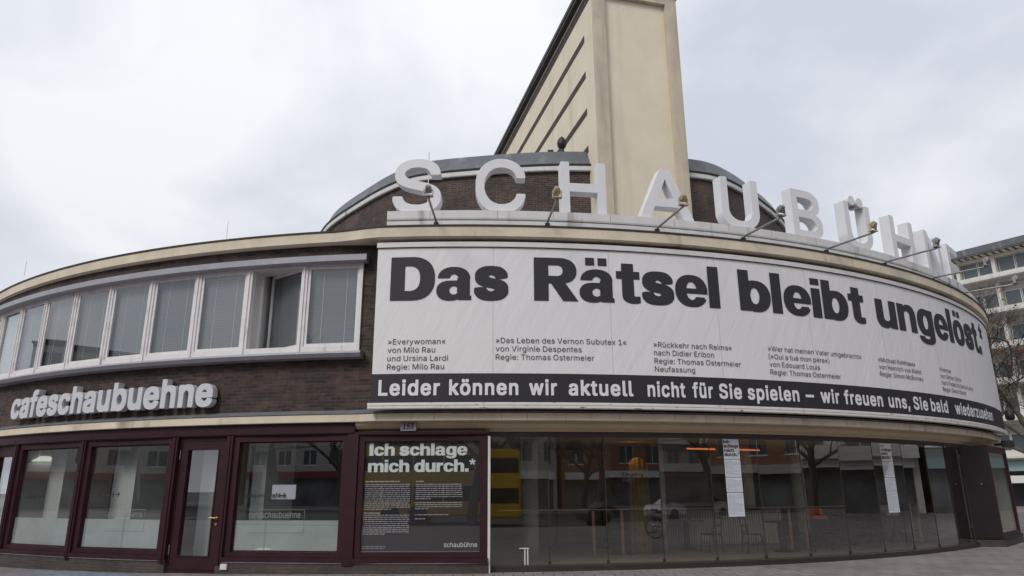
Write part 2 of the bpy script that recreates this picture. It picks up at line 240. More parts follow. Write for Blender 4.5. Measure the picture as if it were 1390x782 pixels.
GLYPHS = {
 'K': {
  '*': (550, '163 562 68 630 62 643 80 668 155 748 169 772 8 811 5 822 16 862 40 933 47 940 57 939 172 886 202 877 205 918 190 1032 192 1047 202 1050 323 1050 330 1038 315 918 317 878 348 886 462 939 472 940 480 933 504 862 515 822 512 811 351 772 365 748 440 668 458 638 449 628 352 561 331 588 269 698 258 703 176 568 172 562'),
  '.': (330, '8 0 0 13 0 258 3 268 278 270 288 267 290 13 287 3'),
  'D': (1060, '8 0 0 13 0 988 3 998 542 1000 633 990 732 964 817 924 878 880 915 842 949 798 969 762 999 688 1010 643 1020 568 1020 437 1009 352 999 312 974 248 949 202 918 161 878 120 817 76 758 46 702 26 597 5 562 5 542 0|333 217 472 215 538 231 577 251 615 283 644 322 664 368 680 452 680 552 664 633 644 678 615 718 577 749 538 769 502 780 467 785 342 785 330 778 330 227'),
  'I': (400, '8 0 0 13 0 992 13 1000 323 1000 330 988 330 8 318 0'),
  'R': (1030, '8 0 0 13 3 997 13 1000 622 1000 702 990 748 979 817 953 872 920 924 867 959 798 970 738 970 658 959 602 924 532 872 480 817 447 722 415 717 408 989 18 994 3 658 2 646 13 391 392 382 400 342 400 333 398 330 388 327 3 318 0|333 578 538 575 568 581 602 596 622 610 639 633 655 678 655 723 639 768 625 788 602 804 568 819 538 825 333 822 330 812 330 588'),
  'a': (860, '283 -14 227 -10 132 16 88 41 45 77 22 112 6 153 0 182 0 248 11 293 22 317 52 360 88 389 132 414 227 440 272 440 293 445 467 445 475 452 478 497 498 506 494 522 480 548 452 574 418 589 392 590 368 584 342 570 318 544 301 508 293 500 33 500 26 508 41 578 73 634 122 685 168 714 227 739 337 760 457 760 528 750 612 724 673 689 703 663 739 617 764 562 774 508 765 488 765 112 768 102 792 100 800 92 800 8 787 0 512 0 503 3 498 16 492 18 392 -10 348 -10 327 -15|370 128 413 125 433 131 467 152 474 163 474 278 468 288 452 299 418 314 378 315 337 299 308 269 296 242 295 202 306 173 336 143'),
  'b': (880, '362 -9 298 5 272 0 13 0 0 8 0 988 8 1000 282 998 285 988 285 752 288 742 298 740 368 755 508 755 548 750 622 729 693 694 740 658 784 608 809 568 824 532 839 488 850 423 850 327 845 288 839 258 812 185 784 138 760 107 738 85 693 51 648 26 592 6 512 -10|390 177 448 176 469 187 495 212 519 252 540 337 540 408 519 492 492 535 467 559 443 570 392 569 371 558 345 532 321 492 300 408 300 337 321 252 345 212 371 187'),
  'c': (830, '332 -9 258 6 182 36 112 85 90 107 56 153 36 187 11 258 0 322 0 423 11 488 41 568 90 638 141 683 202 719 258 739 337 755 482 755 562 739 617 719 663 694 708 660 730 638 754 608 784 558 809 488 807 468 797 465 532 465 528 468 502 519 462 559 428 570 388 570 368 564 352 555 316 518 296 478 285 437 280 402 280 337 291 283 311 238 320 222 358 186 388 175 428 175 452 181 470 192 502 226 524 268 532 275 797 275 807 272 809 258 784 187 752 136 708 85 638 36 592 16 518 -5 478 -10'),
  'd': (895, '323 -9 222 16 188 31 132 66 78 121 51 158 33 195 16 238 5 288 0 327 0 418 16 508 46 578 80 628 131 678 192 716 252 739 332 755 472 755 538 740 547 742 550 752 550 988 553 998 832 998 835 988 832 3 822 0 562 0 538 5 472 -10|390 177 448 176 469 187 495 212 519 252 540 337 540 408 519 492 492 535 467 559 443 570 392 569 371 558 345 532 321 492 300 408 300 337 321 252 345 212 371 187'),
  'e': (850, '332 -9 258 6 182 36 112 85 90 107 56 153 36 187 11 258 0 322 0 423 11 488 41 568 90 638 141 683 202 719 258 739 337 755 482 755 562 739 628 714 679 683 730 638 764 592 794 532 815 457 820 418 818 317 802 310 293 310 288 307 286 298 301 248 316 217 335 192 352 176 388 160 433 160 467 176 490 197 512 232 522 235 738 235 744 227 732 197 734 192 772 190 780 182 752 136 710 87 663 51 617 26 562 6 482 -10|288 432 522 430 532 433 535 442 519 498 504 528 485 552 467 569 438 584 392 585 352 569 326 542 301 498 285 442'),
  'g': (895, '332 -244 283 -240 222 -229 153 -209 107 -189 73 -165 31 -122 11 -78 5 -52 8 -33 18 -30 242 -30 271 -62 313 -84 362 -95 438 -95 488 -84 532 -60 549 -38 550 -3 547 3 538 5 518 0 283 0 252 6 198 26 163 46 128 70 80 118 51 158 21 222 0 322 0 418 5 457 21 522 46 578 80 628 132 679 198 719 298 750 332 755 467 755 538 740 562 745 832 742 835 733 835 -47 829 -78 814 -112 805 -128 762 -169 715 -198 658 -219 587 -235 502 -245|390 177 448 176 469 187 495 212 519 252 540 337 540 408 519 492 492 535 467 559 443 570 392 569 371 558 345 532 321 492 300 408 300 337 321 252 345 212 371 187'),
  'h': (875, '8 0 0 13 0 992 13 1000 278 1000 285 988 288 701 298 701 332 723 358 734 413 750 452 755 552 755 612 744 668 723 712 695 750 658 764 638 789 588 799 558 810 492 810 8 797 0 538 0 528 3 525 427 530 447 529 467 524 488 509 518 482 544 452 559 428 565 388 565 358 559 323 540 301 518 285 482 283 3 272 0'),
  'i': (345, '8 0 0 13 0 738 13 745 278 745 285 733 285 8 272 0|8 830 0 842 0 988 3 998 272 1000 283 997 285 842 282 832'),
  'l': (345, '8 0 0 13 0 992 13 1000 278 1000 285 988 285 8 272 0'),
  'm': (1320, '8 0 0 13 0 733 3 742 278 745 285 738 286 718 293 715 332 734 388 750 428 755 518 755 577 744 633 723 688 685 712 659 767 709 792 723 847 744 908 755 1002 755 1062 744 1118 723 1142 709 1180 678 1219 622 1244 558 1255 488 1255 13 1252 3 982 0 972 3 970 467 964 492 945 528 918 554 883 565 852 565 817 550 791 522 776 492 770 467 767 3 758 0 488 3 485 13 485 467 479 492 464 522 438 550 402 565 372 565 337 554 310 528 291 492 285 467 283 3 272 0'),
  'n': (875, '8 0 0 13 0 733 3 742 278 745 285 738 286 703 293 700 332 723 413 750 452 755 552 755 612 744 668 723 712 695 750 658 789 588 800 552 810 492 810 13 807 3 538 0 528 3 525 427 530 447 529 467 524 488 509 518 482 544 452 559 428 565 388 565 358 559 323 540 301 518 285 482 283 3 272 0'),
  'r': (575, '8 0 0 13 3 742 13 745 278 745 285 738 286 698 293 695 332 718 408 745 467 755 537 752 540 742 538 533 433 525 382 514 352 504 318 484 300 467 291 452 285 427 283 3 272 0'),
  's': (820, '323 -14 222 -4 153 16 103 41 78 60 35 102 6 153 0 173 0 258 18 278 112 295 163 295 182 300 212 295 235 298 232 303 168 321 107 351 75 378 41 418 26 452 20 488 20 582 31 628 50 663 106 718 148 743 222 770 278 780 327 780 342 785 452 785 472 780 522 780 612 759 679 723 739 663 770 602 770 528 760 512 748 505 643 485 592 485 572 479 562 484 550 482 552 477 572 476 628 459 693 429 720 408 755 372 769 352 785 298 785 182 774 143 742 96 718 70 678 41 612 11 512 -10 462 -10 443 -15|370 202 402 200 438 211 472 232 467 245 428 264 277 293 296 248 315 227 342 211|470 492 488 490 494 492 494 498 467 539 433 564 398 573 375 568 332 542 337 531 368 516'),
  't': (600, '342 -4 288 5 250 18 196 47 161 82 147 107 130 168 130 558 122 565 13 565 0 572 0 738 13 745 118 745 128 748 130 918 138 930 408 930 415 918 418 748 428 745 548 745 560 738 558 568 548 565 428 565 415 558 415 177 423 165 548 165 558 162 560 27 548 16 488 0 448 -5'),
  'u': (875, '252 -14 222 -10 168 6 143 17 98 45 60 82 46 102 21 153 11 182 0 252 3 742 13 745 272 745 283 742 285 317 280 298 281 278 286 258 301 227 327 201 358 186 382 180 423 180 452 186 488 205 509 227 525 262 528 742 538 745 807 742 810 733 807 3 797 0 532 0 525 8 524 37 518 40 478 17 398 -10 358 -15'),
  'ä': (860, '283 -14 227 -10 132 16 88 41 45 77 22 112 6 153 0 182 0 248 11 293 22 317 52 360 88 389 132 414 227 440 272 440 293 445 467 445 475 452 478 497 498 506 494 522 480 548 452 574 418 589 392 590 368 584 342 570 318 544 301 508 293 500 33 500 26 508 41 578 73 634 122 685 168 714 227 739 337 760 457 760 528 750 612 724 673 689 703 663 739 617 764 562 774 508 765 488 765 112 768 102 792 100 800 92 800 8 787 0 512 0 503 3 498 16 492 18 392 -10 348 -10 327 -15|370 128 413 125 433 131 467 152 474 163 474 278 468 288 452 299 418 314 378 315 337 299 308 269 296 242 295 202 306 173 336 143|158 850 150 862 150 1018 153 1028 348 1030 358 1027 360 862 357 852|448 850 440 862 440 1018 443 1028 638 1030 648 1027 650 862 647 852'),
  'ö': (860, '332 -9 258 6 182 36 112 85 90 107 56 153 36 187 11 258 0 322 0 423 11 488 41 568 90 638 141 683 202 719 258 739 337 755 482 755 562 739 638 709 708 660 752 609 781 562 809 488 820 423 820 322 809 258 784 187 752 136 708 85 638 36 592 16 518 -5 478 -10|380 177 438 176 467 191 482 205 508 242 519 268 535 337 535 408 524 462 508 502 472 550 433 570 382 569 352 554 335 538 312 502 301 478 285 408 285 337 296 283 312 242 345 197|168 850 160 862 160 1018 163 1028 358 1030 368 1027 370 862 367 852|457 850 450 862 450 1018 453 1028 648 1030 658 1027 660 862 657 852'),
 },
 'L': {
  'S': (898, '392 -14 332 -5 262 16 212 41 150 87 121 122 96 168 81 212 75 248 78 298 98 305 212 304 225 293 236 252 252 221 283 190 303 176 348 156 398 145 502 145 552 156 592 172 624 192 643 210 674 262 677 288 668 317 638 355 577 389 518 409 308 466 222 506 168 545 126 598 111 633 100 703 105 788 126 848 158 894 182 920 238 959 293 984 368 1005 402 1010 518 1010 592 994 643 974 702 939 748 900 779 858 804 792 810 742 807 713 787 705 678 706 662 718 659 738 648 762 622 799 582 829 542 844 492 855 418 855 378 849 332 834 303 815 270 782 258 760 250 738 251 708 265 683 295 653 335 628 378 611 607 549 702 504 738 480 782 434 799 408 814 372 825 298 820 217 799 158 762 101 718 60 688 41 638 16 592 1 542 -10 498 -15'),
  'C': (1023, '472 -9 382 11 288 56 207 120 178 156 146 202 111 278 85 378 80 423 80 582 101 693 136 778 185 852 248 915 298 949 348 974 418 999 478 1010 592 1010 653 999 702 984 782 944 825 913 875 862 894 838 919 792 939 742 950 698 950 663 942 654 932 650 822 650 807 654 802 658 794 688 769 738 748 765 722 790 688 814 628 839 572 850 498 850 443 839 392 819 342 785 310 752 291 728 251 653 230 578 225 538 225 462 230 423 251 348 276 298 310 248 340 217 398 179 467 155 502 150 568 150 607 156 658 171 688 186 722 210 769 262 794 312 802 342 812 349 938 349 950 337 950 302 939 258 924 217 894 163 875 138 825 87 782 56 712 21 648 0 587 -10'),
  'H': (1036, '132 1 123 8 120 18 120 983 123 992 138 1000 242 1000 258 996 265 988 265 602 268 593 278 590 767 592 770 602 770 988 777 996 792 1000 902 1000 917 992 920 983 920 18 917 8 902 0 792 0 777 4 770 13 770 423 767 432 278 435 268 432 265 423 265 13 258 4 248 0'),
  'A': (963, '47 1 35 13 35 52 41 72 394 988 413 1000 555 998 565 988 594 918 929 52 928 8 908 0 792 0 777 8 689 242 681 258 673 265 293 265 283 262 271 238 187 8 168 0|344 423 607 420 617 426 551 602 482 812 477 812 471 798 404 592 342 427'),
  'U': (1037, '478 -14 438 -10 388 1 318 26 272 51 238 75 185 128 161 163 141 202 126 248 120 288 120 988 128 996 143 1000 248 1000 258 996 265 988 265 352 281 288 301 248 325 217 372 181 433 156 522 145 542 150 577 150 622 161 658 176 693 200 725 232 754 283 770 342 770 988 777 996 787 1000 908 999 917 992 920 983 920 312 915 268 894 197 879 168 840 112 789 67 748 41 708 21 648 0 552 -15'),
  'B': (917, '132 1 123 8 120 18 122 992 143 1000 518 1000 532 995 562 995 607 984 638 974 698 944 750 898 774 862 789 828 800 788 805 713 800 693 800 658 794 633 783 608 760 572 734 548 702 528 700 522 744 498 785 462 818 413 834 372 840 337 840 222 824 163 809 132 795 112 758 75 722 51 683 31 638 16 582 5 548 5 528 0|268 158 492 155 508 160 558 160 617 176 643 190 675 222 684 238 695 268 695 298 689 317 664 362 643 385 607 409 568 424 532 430 272 430 268 427 265 418 265 168|268 588 518 585 562 596 602 620 630 648 644 668 660 718 654 748 638 779 602 815 562 834 538 840 498 840 478 845 272 845 268 842 265 832 265 598'),
  'N': (1049, '132 1 123 8 120 18 120 983 123 992 143 1000 268 1000 288 992 734 327 777 252 782 252 785 988 792 996 807 1000 912 1000 927 992 930 983 930 18 927 8 908 0 782 0 772 1 758 11 376 578 279 738 268 753 262 755 260 723 265 698 265 13 258 4 248 0'),
  'E': (843, '132 1 123 8 120 18 122 992 143 1000 728 1000 742 996 750 983 750 862 747 852 738 846 278 845 268 842 265 598 268 588 708 584 720 572 720 442 717 432 698 425 268 423 265 413 265 168 268 158 278 155 748 154 757 148 760 138 758 8 738 0'),
 },
 'B': {
  ',': (473, '128 -214 78 -207 75 -143 138 202 198 210 308 210 367 202 369 122 268 -207 207 -215'),
  '.': (473, '232 -9 158 1 132 15 111 37 100 67 100 163 107 182 131 212 168 230 258 235 318 229 358 204 379 163 380 72 373 47 358 25 332 7 293 -5'),
  '1': (995, '202 1 158 5 150 13 153 173 212 180 408 180 420 187 420 738 418 744 408 744 278 657 227 652 178 655 170 668 170 842 392 994 452 1000 638 995 645 983 645 187 658 180 807 180 867 173 870 13 862 5 807 0'),
  '3': (995, '413 -9 337 0 252 26 196 57 145 102 116 143 96 192 90 222 93 312 153 320 252 320 313 313 336 252 368 215 428 181 488 170 548 186 587 210 633 262 645 298 644 312 612 375 582 404 528 434 448 450 318 455 310 462 312 617 490 802 494 812 202 815 143 822 140 988 148 995 202 1000 772 1000 827 995 835 983 833 838 625 622 612 602 617 596 698 579 758 549 820 492 844 457 864 413 875 362 875 242 859 177 839 138 800 87 738 41 708 26 668 11 592 -5 538 -10'),
  '5': (995, '423 -9 378 -5 298 16 238 46 190 82 151 132 126 192 120 227 122 307 182 315 337 310 361 252 398 210 448 181 488 170 562 201 605 242 634 293 644 337 634 372 600 432 552 474 492 499 457 499 413 484 352 451 298 445 138 463 135 552 190 988 198 995 252 1000 758 1000 812 995 820 983 817 822 758 815 402 815 395 808 380 683 388 672 492 685 617 674 708 644 790 582 824 538 854 478 870 408 870 262 849 182 819 128 785 87 748 56 688 21 592 -5 538 -10'),
  'C': (1107, '508 -9 388 11 303 46 232 95 190 138 156 182 111 272 85 382 80 562 90 648 126 762 172 839 232 905 313 959 388 989 462 1005 638 1010 722 1000 797 979 842 959 899 923 940 888 989 822 1019 758 1030 718 1027 638 968 630 812 635 802 645 779 703 745 748 683 794 592 825 562 825 508 809 443 774 392 730 361 688 331 628 315 572 305 502 315 427 331 372 371 298 418 245 457 216 505 192 568 175 612 180 648 191 714 227 742 250 767 281 804 358 812 365 968 370 1022 365 1030 352 1030 283 1014 227 968 146 932 105 842 41 767 11 693 -5 638 -10'),
  'E': (927, '172 1 128 5 120 18 122 992 182 1000 772 1000 832 992 835 832 827 820 772 815 348 812 348 598 738 595 792 590 800 578 800 432 792 420 738 415 348 413 345 197 348 188 358 185 777 185 832 180 840 168 837 8 777 0'),
  'L': (876, '172 1 128 5 120 18 120 988 128 995 182 1000 337 995 345 983 345 192 358 185 748 185 802 180 810 168 810 13 802 5 748 0'),
  'S': (982, '428 -14 348 -5 252 21 202 46 160 77 111 138 86 197 80 227 83 317 143 325 303 320 310 312 326 258 358 220 402 191 472 170 522 171 602 201 658 251 674 283 674 298 663 319 638 345 587 374 518 399 288 461 222 491 168 530 126 582 106 643 105 782 121 838 155 893 211 943 268 974 352 1000 433 1010 558 1010 643 1000 702 984 758 959 807 925 835 898 864 858 884 808 890 772 887 693 827 685 673 690 649 742 612 785 562 814 502 830 482 830 428 814 381 788 351 758 336 728 336 713 368 670 423 636 512 606 698 559 777 524 827 490 860 457 884 423 899 382 905 348 900 202 874 138 845 97 797 56 732 21 668 1 602 -10 548 -15'),
  'a': (869, '323 -14 248 -5 192 11 151 32 103 76 71 132 60 187 60 283 71 337 93 374 120 402 172 434 262 460 502 491 534 508 534 528 499 572 472 589 433 600 356 568 330 548 293 500 198 500 88 533 85 598 92 622 125 673 151 698 205 733 283 760 392 775 472 775 558 765 643 739 683 715 722 674 749 628 760 588 765 548 765 13 758 5 702 0 602 0 538 11 457 -10|380 163 428 171 490 207 519 242 538 280 542 317 408 304 342 283 308 260 290 232 298 211 323 186'),
  'b': (938, '462 -14 388 -5 327 18 313 5 258 0 163 0 112 5 105 13 105 983 112 995 262 1000 323 992 327 749 413 770 467 775 587 770 663 754 722 724 772 685 814 633 844 572 860 518 870 447 870 312 849 202 819 138 795 102 742 50 673 11 587 -10|475 168 488 165 528 179 585 222 624 288 645 372 639 432 624 478 597 524 552 569 488 595 433 579 375 528 346 478 325 392 331 332 341 298 366 248 385 222 426 187'),
  'c': (882, '418 -14 337 -5 268 16 191 62 141 112 91 202 75 262 70 302 70 457 75 498 91 558 141 648 192 700 227 724 293 754 368 770 498 775 582 765 643 749 693 724 752 679 794 622 809 588 807 508 708 480 653 475 602 480 570 532 522 574 472 595 428 589 398 574 360 542 316 478 295 398 295 352 316 283 348 231 372 205 408 181 452 165 502 176 542 200 572 231 602 283 658 290 712 285 807 261 815 252 815 187 794 138 770 102 728 60 683 31 582 -5 498 -15'),
  'd': (938, '398 -14 323 -5 242 21 163 80 109 158 81 232 70 298 70 467 86 548 101 588 132 644 182 700 232 734 293 759 398 775 472 775 552 765 612 746 617 992 678 1000 827 995 835 983 835 13 827 5 777 0 678 0 622 5 607 15 572 1 518 -10|445 168 457 165 498 179 550 217 579 258 599 302 614 382 599 462 568 524 512 574 457 595 408 581 355 542 316 482 295 408 295 352 326 262 378 200 418 176'),
  'e': (898, '423 -14 342 -5 268 16 196 57 136 118 91 202 70 293 70 457 75 492 96 568 141 648 198 705 242 734 327 764 413 775 492 775 577 765 648 744 702 714 755 668 789 617 819 542 830 482 827 313 767 305 318 305 308 299 311 283 342 231 362 210 408 181 452 165 482 165 528 181 575 217 603 262 658 269 732 260 817 238 820 173 804 132 782 100 739 57 670 18 622 1 558 -10|316 482 577 480 588 488 574 518 539 558 488 589 448 595 420 588 372 560 332 519'),
  'f': (603, '212 1 168 5 160 13 160 582 153 590 73 590 18 598 15 752 23 760 158 768 160 878 171 923 205 973 258 1009 323 1030 413 1040 532 1030 572 1020 580 1012 580 948 548 858 492 850 438 855 423 849 405 838 391 818 380 778 388 765 492 765 548 757 550 608 542 595 392 590 380 582 380 13 372 5 323 0'),
  'g': (940, '388 -269 313 -260 252 -244 198 -219 158 -190 106 -128 108 -47 198 -1 248 3 298 0 372 -69 433 -94 478 -95 528 -78 572 -48 599 -13 609 32 482 10 337 15 258 36 217 56 182 80 140 122 116 158 86 222 70 302 70 472 96 578 136 648 178 695 242 738 318 764 398 775 478 775 552 765 607 747 622 760 673 765 827 760 835 748 835 -33 819 -107 799 -148 767 -185 712 -224 668 -244 602 -260 522 -270|450 187 478 191 512 206 560 242 594 298 615 382 604 452 572 519 548 550 508 579 457 595 408 581 355 542 316 482 295 408 301 337 332 266 358 235 388 211'),
  'h': (910, '158 1 112 5 105 18 105 988 112 995 168 1000 318 995 325 983 327 749 413 770 462 775 538 775 617 765 668 749 714 723 750 688 779 643 794 602 805 532 805 13 797 5 742 0 643 0 587 8 585 442 580 478 566 518 542 550 508 579 462 595 425 582 388 560 351 518 331 472 325 432 323 8 262 0'),
  'i': (432, '158 1 112 5 105 18 105 752 112 760 168 765 318 760 325 748 325 13 318 5 268 0|202 801 132 811 106 828 91 848 85 867 89 978 112 1005 143 1020 232 1025 308 1013 335 992 350 963 350 867 343 848 318 821 283 806'),
  'k': (852, '158 1 112 5 105 18 105 988 112 995 168 1000 318 995 325 983 327 546 398 605 558 758 617 765 742 765 802 757 805 698 800 683 534 427 822 89 830 72 830 13 822 5 767 0 643 0 582 7 370 252 342 273 325 252 323 8 262 0'),
  'l': (476, '298 -4 198 11 151 37 121 77 105 132 105 983 112 995 262 1000 318 995 325 988 325 227 336 192 352 177 428 175 436 168 455 92 455 22 452 13 438 5 352 -5'),
  'n': (909, '158 1 112 5 105 18 107 757 168 765 262 765 313 760 327 745 413 770 538 775 622 764 668 749 714 723 750 688 776 648 794 602 805 538 802 8 742 0 643 0 587 8 585 442 580 478 566 518 542 550 508 579 462 595 425 582 388 560 351 518 331 472 325 432 323 8 262 0'),
  'p': (938, '158 -259 112 -255 105 -243 107 757 168 765 262 765 313 760 327 745 413 770 532 775 617 765 698 738 767 690 802 649 844 572 860 518 870 442 870 312 849 202 819 138 795 102 739 47 643 1 538 -15 472 -15 388 -5 327 14 323 -252 262 -260|475 168 488 165 528 179 585 222 624 288 645 372 639 432 624 478 597 524 552 569 488 595 433 579 375 528 346 478 325 392 331 332 341 298 366 248 385 222 426 187'),
  'r': (613, '158 1 112 5 105 18 107 757 163 765 258 765 313 760 327 752 388 770 443 775 522 775 577 768 577 593 518 585 462 590 413 573 360 532 336 492 325 447 323 8 262 0'),
  's': (821, '362 -14 252 1 198 21 143 55 112 86 86 128 70 177 73 242 168 265 227 270 283 265 321 202 370 173 408 162 438 166 472 181 515 217 516 232 499 252 462 274 258 321 217 336 158 370 111 423 95 472 95 592 101 622 111 648 153 700 202 734 268 759 382 775 462 775 572 759 659 718 712 659 740 598 737 532 628 505 538 505 528 511 488 570 448 594 423 600 368 584 335 558 327 538 336 522 378 496 443 476 577 449 633 429 695 392 734 348 750 302 755 197 744 138 718 91 688 60 612 16 568 1 502 -10'),
  't': (551, '327 -4 283 0 217 21 192 35 151 82 130 148 130 582 122 590 23 595 15 602 15 752 23 760 128 768 130 913 138 925 192 930 342 925 350 913 352 768 498 760 505 752 502 598 448 590 358 590 350 582 350 232 361 197 392 171 438 175 498 167 520 82 520 13 512 5 438 -5'),
  'u': (910, '378 -9 298 0 222 26 160 77 121 148 105 227 107 757 168 765 268 765 323 757 325 317 330 288 346 242 378 205 410 182 448 172 478 181 530 212 564 258 579 298 585 337 587 757 648 765 742 765 802 758 802 8 742 0 648 0 597 5 582 21 488 -5'),
  'w': (1219, '323 1 278 5 266 22 46 688 48 758 107 765 212 765 272 757 376 418 388 402 486 728 502 760 663 765 722 757 832 403 844 423 948 757 1008 765 1108 765 1168 757 1169 678 944 8 883 0 787 0 728 8 619 352 607 368 492 8 433 0'),
  'z': (852, '138 1 93 5 85 13 85 148 91 168 438 578 428 585 158 585 98 592 98 757 158 765 693 765 752 758 753 602 411 187 413 182 423 180 708 180 767 173 767 8 708 0'),
  'é': (898, '423 -14 342 -5 258 21 192 60 126 132 91 202 70 293 70 457 80 518 96 568 121 617 145 653 198 705 278 749 332 765 398 772 392 779 352 783 350 848 443 1027 502 1035 668 1030 675 1018 673 956 552 786 542 780 508 779 505 772 577 765 658 739 732 690 774 643 804 588 825 518 830 478 827 313 767 305 318 305 307 298 321 262 362 210 408 181 448 166 482 165 528 181 575 217 603 262 658 269 732 260 817 238 820 173 804 132 782 100 739 57 670 18 622 1 558 -10|316 482 577 480 588 488 574 518 539 558 488 589 448 595 420 588 372 560 332 519'),
  'ö': (920, '418 -14 337 -5 268 16 191 62 141 112 91 202 75 262 70 302 70 457 75 498 91 558 141 648 192 700 227 724 293 754 368 770 498 775 582 765 643 749 724 703 775 653 809 602 834 542 850 467 850 298 845 262 829 202 794 132 730 62 693 36 628 6 582 -5 498 -15|445 168 467 165 502 176 544 202 570 227 609 293 628 378 614 452 572 529 522 574 472 595 443 594 408 579 350 532 316 478 295 402 295 352 326 262 372 205 408 181|303 801 238 811 201 838 190 867 190 963 197 983 221 1008 248 1020 332 1025 392 1019 418 1005 444 973 450 888 443 852 423 825 398 811 378 805|587 801 518 811 481 842 470 878 470 958 477 978 496 1002 532 1020 617 1025 693 1011 718 989 730 963 730 867 723 848 683 811 663 805'),
  'ü': (910, '378 -9 298 0 222 26 160 77 121 148 105 227 107 757 168 765 268 765 323 757 325 317 330 288 346 242 378 205 410 182 448 172 478 181 530 212 564 258 579 298 585 337 587 757 648 765 742 765 802 758 802 8 742 0 648 0 597 5 582 21 488 -5|298 801 232 811 206 828 191 848 185 867 186 968 205 998 238 1019 298 1025 388 1019 423 998 439 973 445 943 445 878 439 852 418 825 392 811 372 805|582 801 518 811 496 822 476 842 465 878 465 953 471 973 488 998 508 1013 528 1020 612 1025 673 1019 702 1000 724 968 725 872 718 848 704 828 678 811 658 805'),
  '–': (791, '52 341 8 345 0 352 0 502 8 515 62 520 728 520 782 515 790 508 790 358 782 345 728 340'),
 },
 'C': {
  'a': (804, '308 -14 232 -5 178 11 131 37 91 77 66 122 55 173 55 302 61 337 72 362 100 402 128 424 178 449 288 475 457 496 484 508 489 522 475 548 448 574 413 589 392 590 352 574 316 548 278 497 227 492 178 495 78 528 76 612 112 674 143 705 188 734 248 759 352 775 452 775 552 759 617 729 660 693 689 648 705 592 710 552 710 13 702 5 648 0 562 0 492 8 418 -10|356 173 413 191 457 225 489 278 495 298 492 312 478 315 372 299 323 281 288 255 276 232 285 212 318 186'),
  'b': (867, '443 -14 362 -5 313 11 248 0 158 0 103 5 95 13 95 983 103 995 242 1000 302 992 308 754 368 770 423 775 512 775 607 759 668 729 702 700 734 668 779 588 805 478 805 288 789 207 749 118 683 45 622 11 532 -10|440 177 452 176 488 191 540 238 579 312 590 368 590 408 579 452 549 518 528 544 499 568 452 588 408 574 352 524 326 478 305 388 311 337 336 268 360 232 388 205'),
  'c': (816, '398 -14 288 1 217 31 182 55 140 97 111 138 91 177 65 272 60 327 60 437 65 492 86 572 116 633 140 668 175 703 227 739 323 770 378 775 528 770 602 749 633 734 668 710 710 668 738 622 754 582 752 503 658 475 602 470 552 475 510 542 478 569 428 588 392 579 362 560 330 528 296 467 275 382 296 293 311 262 348 215 392 186 428 175 462 187 492 205 524 238 553 293 602 298 658 294 752 267 755 182 718 106 688 70 643 36 558 0 448 -15'),
  'e': (830, '408 -14 323 -5 248 16 182 55 131 107 91 177 65 272 60 322 60 432 65 488 86 572 121 643 180 708 217 734 248 749 323 770 378 775 518 770 582 754 648 719 695 678 729 628 754 568 770 492 770 317 762 310 708 305 303 305 293 302 291 293 318 246 358 205 418 176 448 176 494 197 522 221 553 272 607 278 653 275 757 248 760 168 749 138 725 97 678 50 648 31 592 6 548 -5 457 -15|301 488 522 485 534 492 515 528 478 565 443 584 418 590 378 574 337 545 301 498'),
  'f': (559, '198 1 153 5 145 13 145 578 138 585 68 585 13 593 10 758 18 765 143 773 145 878 156 923 175 958 227 1004 298 1029 352 1035 438 1035 518 1024 534 1018 540 1008 540 943 512 848 457 840 402 844 375 822 360 792 359 778 368 770 457 770 512 762 515 602 508 590 368 585 355 578 355 13 348 5 298 0'),
  'h': (842, '148 1 103 5 95 18 95 988 103 995 158 1000 298 995 305 983 308 756 368 770 423 775 508 775 602 759 643 739 670 718 699 688 729 633 745 558 745 13 738 5 683 0 592 0 538 8 535 457 519 512 500 542 462 574 428 585 382 569 352 545 324 502 310 462 305 427 305 13 298 5 248 0'),
  'n': (841, '148 1 103 5 95 18 98 762 153 770 238 770 293 765 308 752 368 770 508 775 582 764 615 752 658 729 709 673 739 598 745 562 742 8 683 0 592 0 538 8 535 457 519 512 500 542 462 574 428 585 382 569 352 545 324 502 310 462 305 427 305 13 298 5 248 0'),
  's': (760, '348 -14 262 -5 202 11 163 31 122 62 96 92 66 163 65 248 83 259 158 275 212 280 262 275 306 207 337 186 378 172 413 181 444 197 468 222 468 238 454 252 418 274 212 326 163 351 135 372 106 408 85 467 85 602 102 653 120 683 158 719 222 754 288 770 342 775 443 775 518 765 592 734 649 683 685 608 683 526 582 500 492 500 482 506 460 548 433 575 388 594 358 584 327 565 312 548 312 532 337 511 368 496 522 459 582 439 653 395 689 337 700 293 700 187 695 153 684 122 660 82 609 37 577 21 492 -5 402 -15'),
  'u': (842, '362 -9 272 1 238 11 198 31 150 72 116 128 100 182 95 222 95 758 103 765 158 770 248 770 303 762 305 317 321 258 340 227 378 196 413 183 467 206 492 230 514 262 530 302 535 332 538 762 597 770 738 765 745 752 745 13 738 5 688 0 602 0 548 5 532 18 478 0'),
 },
 'R': {
  '(': (568, '368 -183 331 -132 276 -23 216 148 185 312 185 502 210 663 241 782 291 923 341 1022 372 1060 478 1060 488 1048 411 872 350 668 320 478 320 342 361 132 421 -33 488 -178 472 -185'),
  ')': (568, '88 -183 82 -172 154 -18 214 153 245 307 250 447 230 612 194 762 154 883 79 1052 88 1060 198 1060 219 1038 264 953 334 762 380 538 385 332 370 222 344 118 299 -8 229 -148 198 -185'),
  '*': (936, '418 437 410 447 418 634 242 534 232 536 216 562 187 612 190 622 360 708 366 718 192 806 187 818 226 888 242 898 418 799 412 992 423 1000 508 1000 520 983 518 801 683 896 704 893 744 822 744 808 565 718 738 629 746 612 693 533 518 634 518 442 508 435'),
  ',': (394, '83 -233 80 -202 137 138 153 150 283 148 288 138 183 -222 168 -235'),
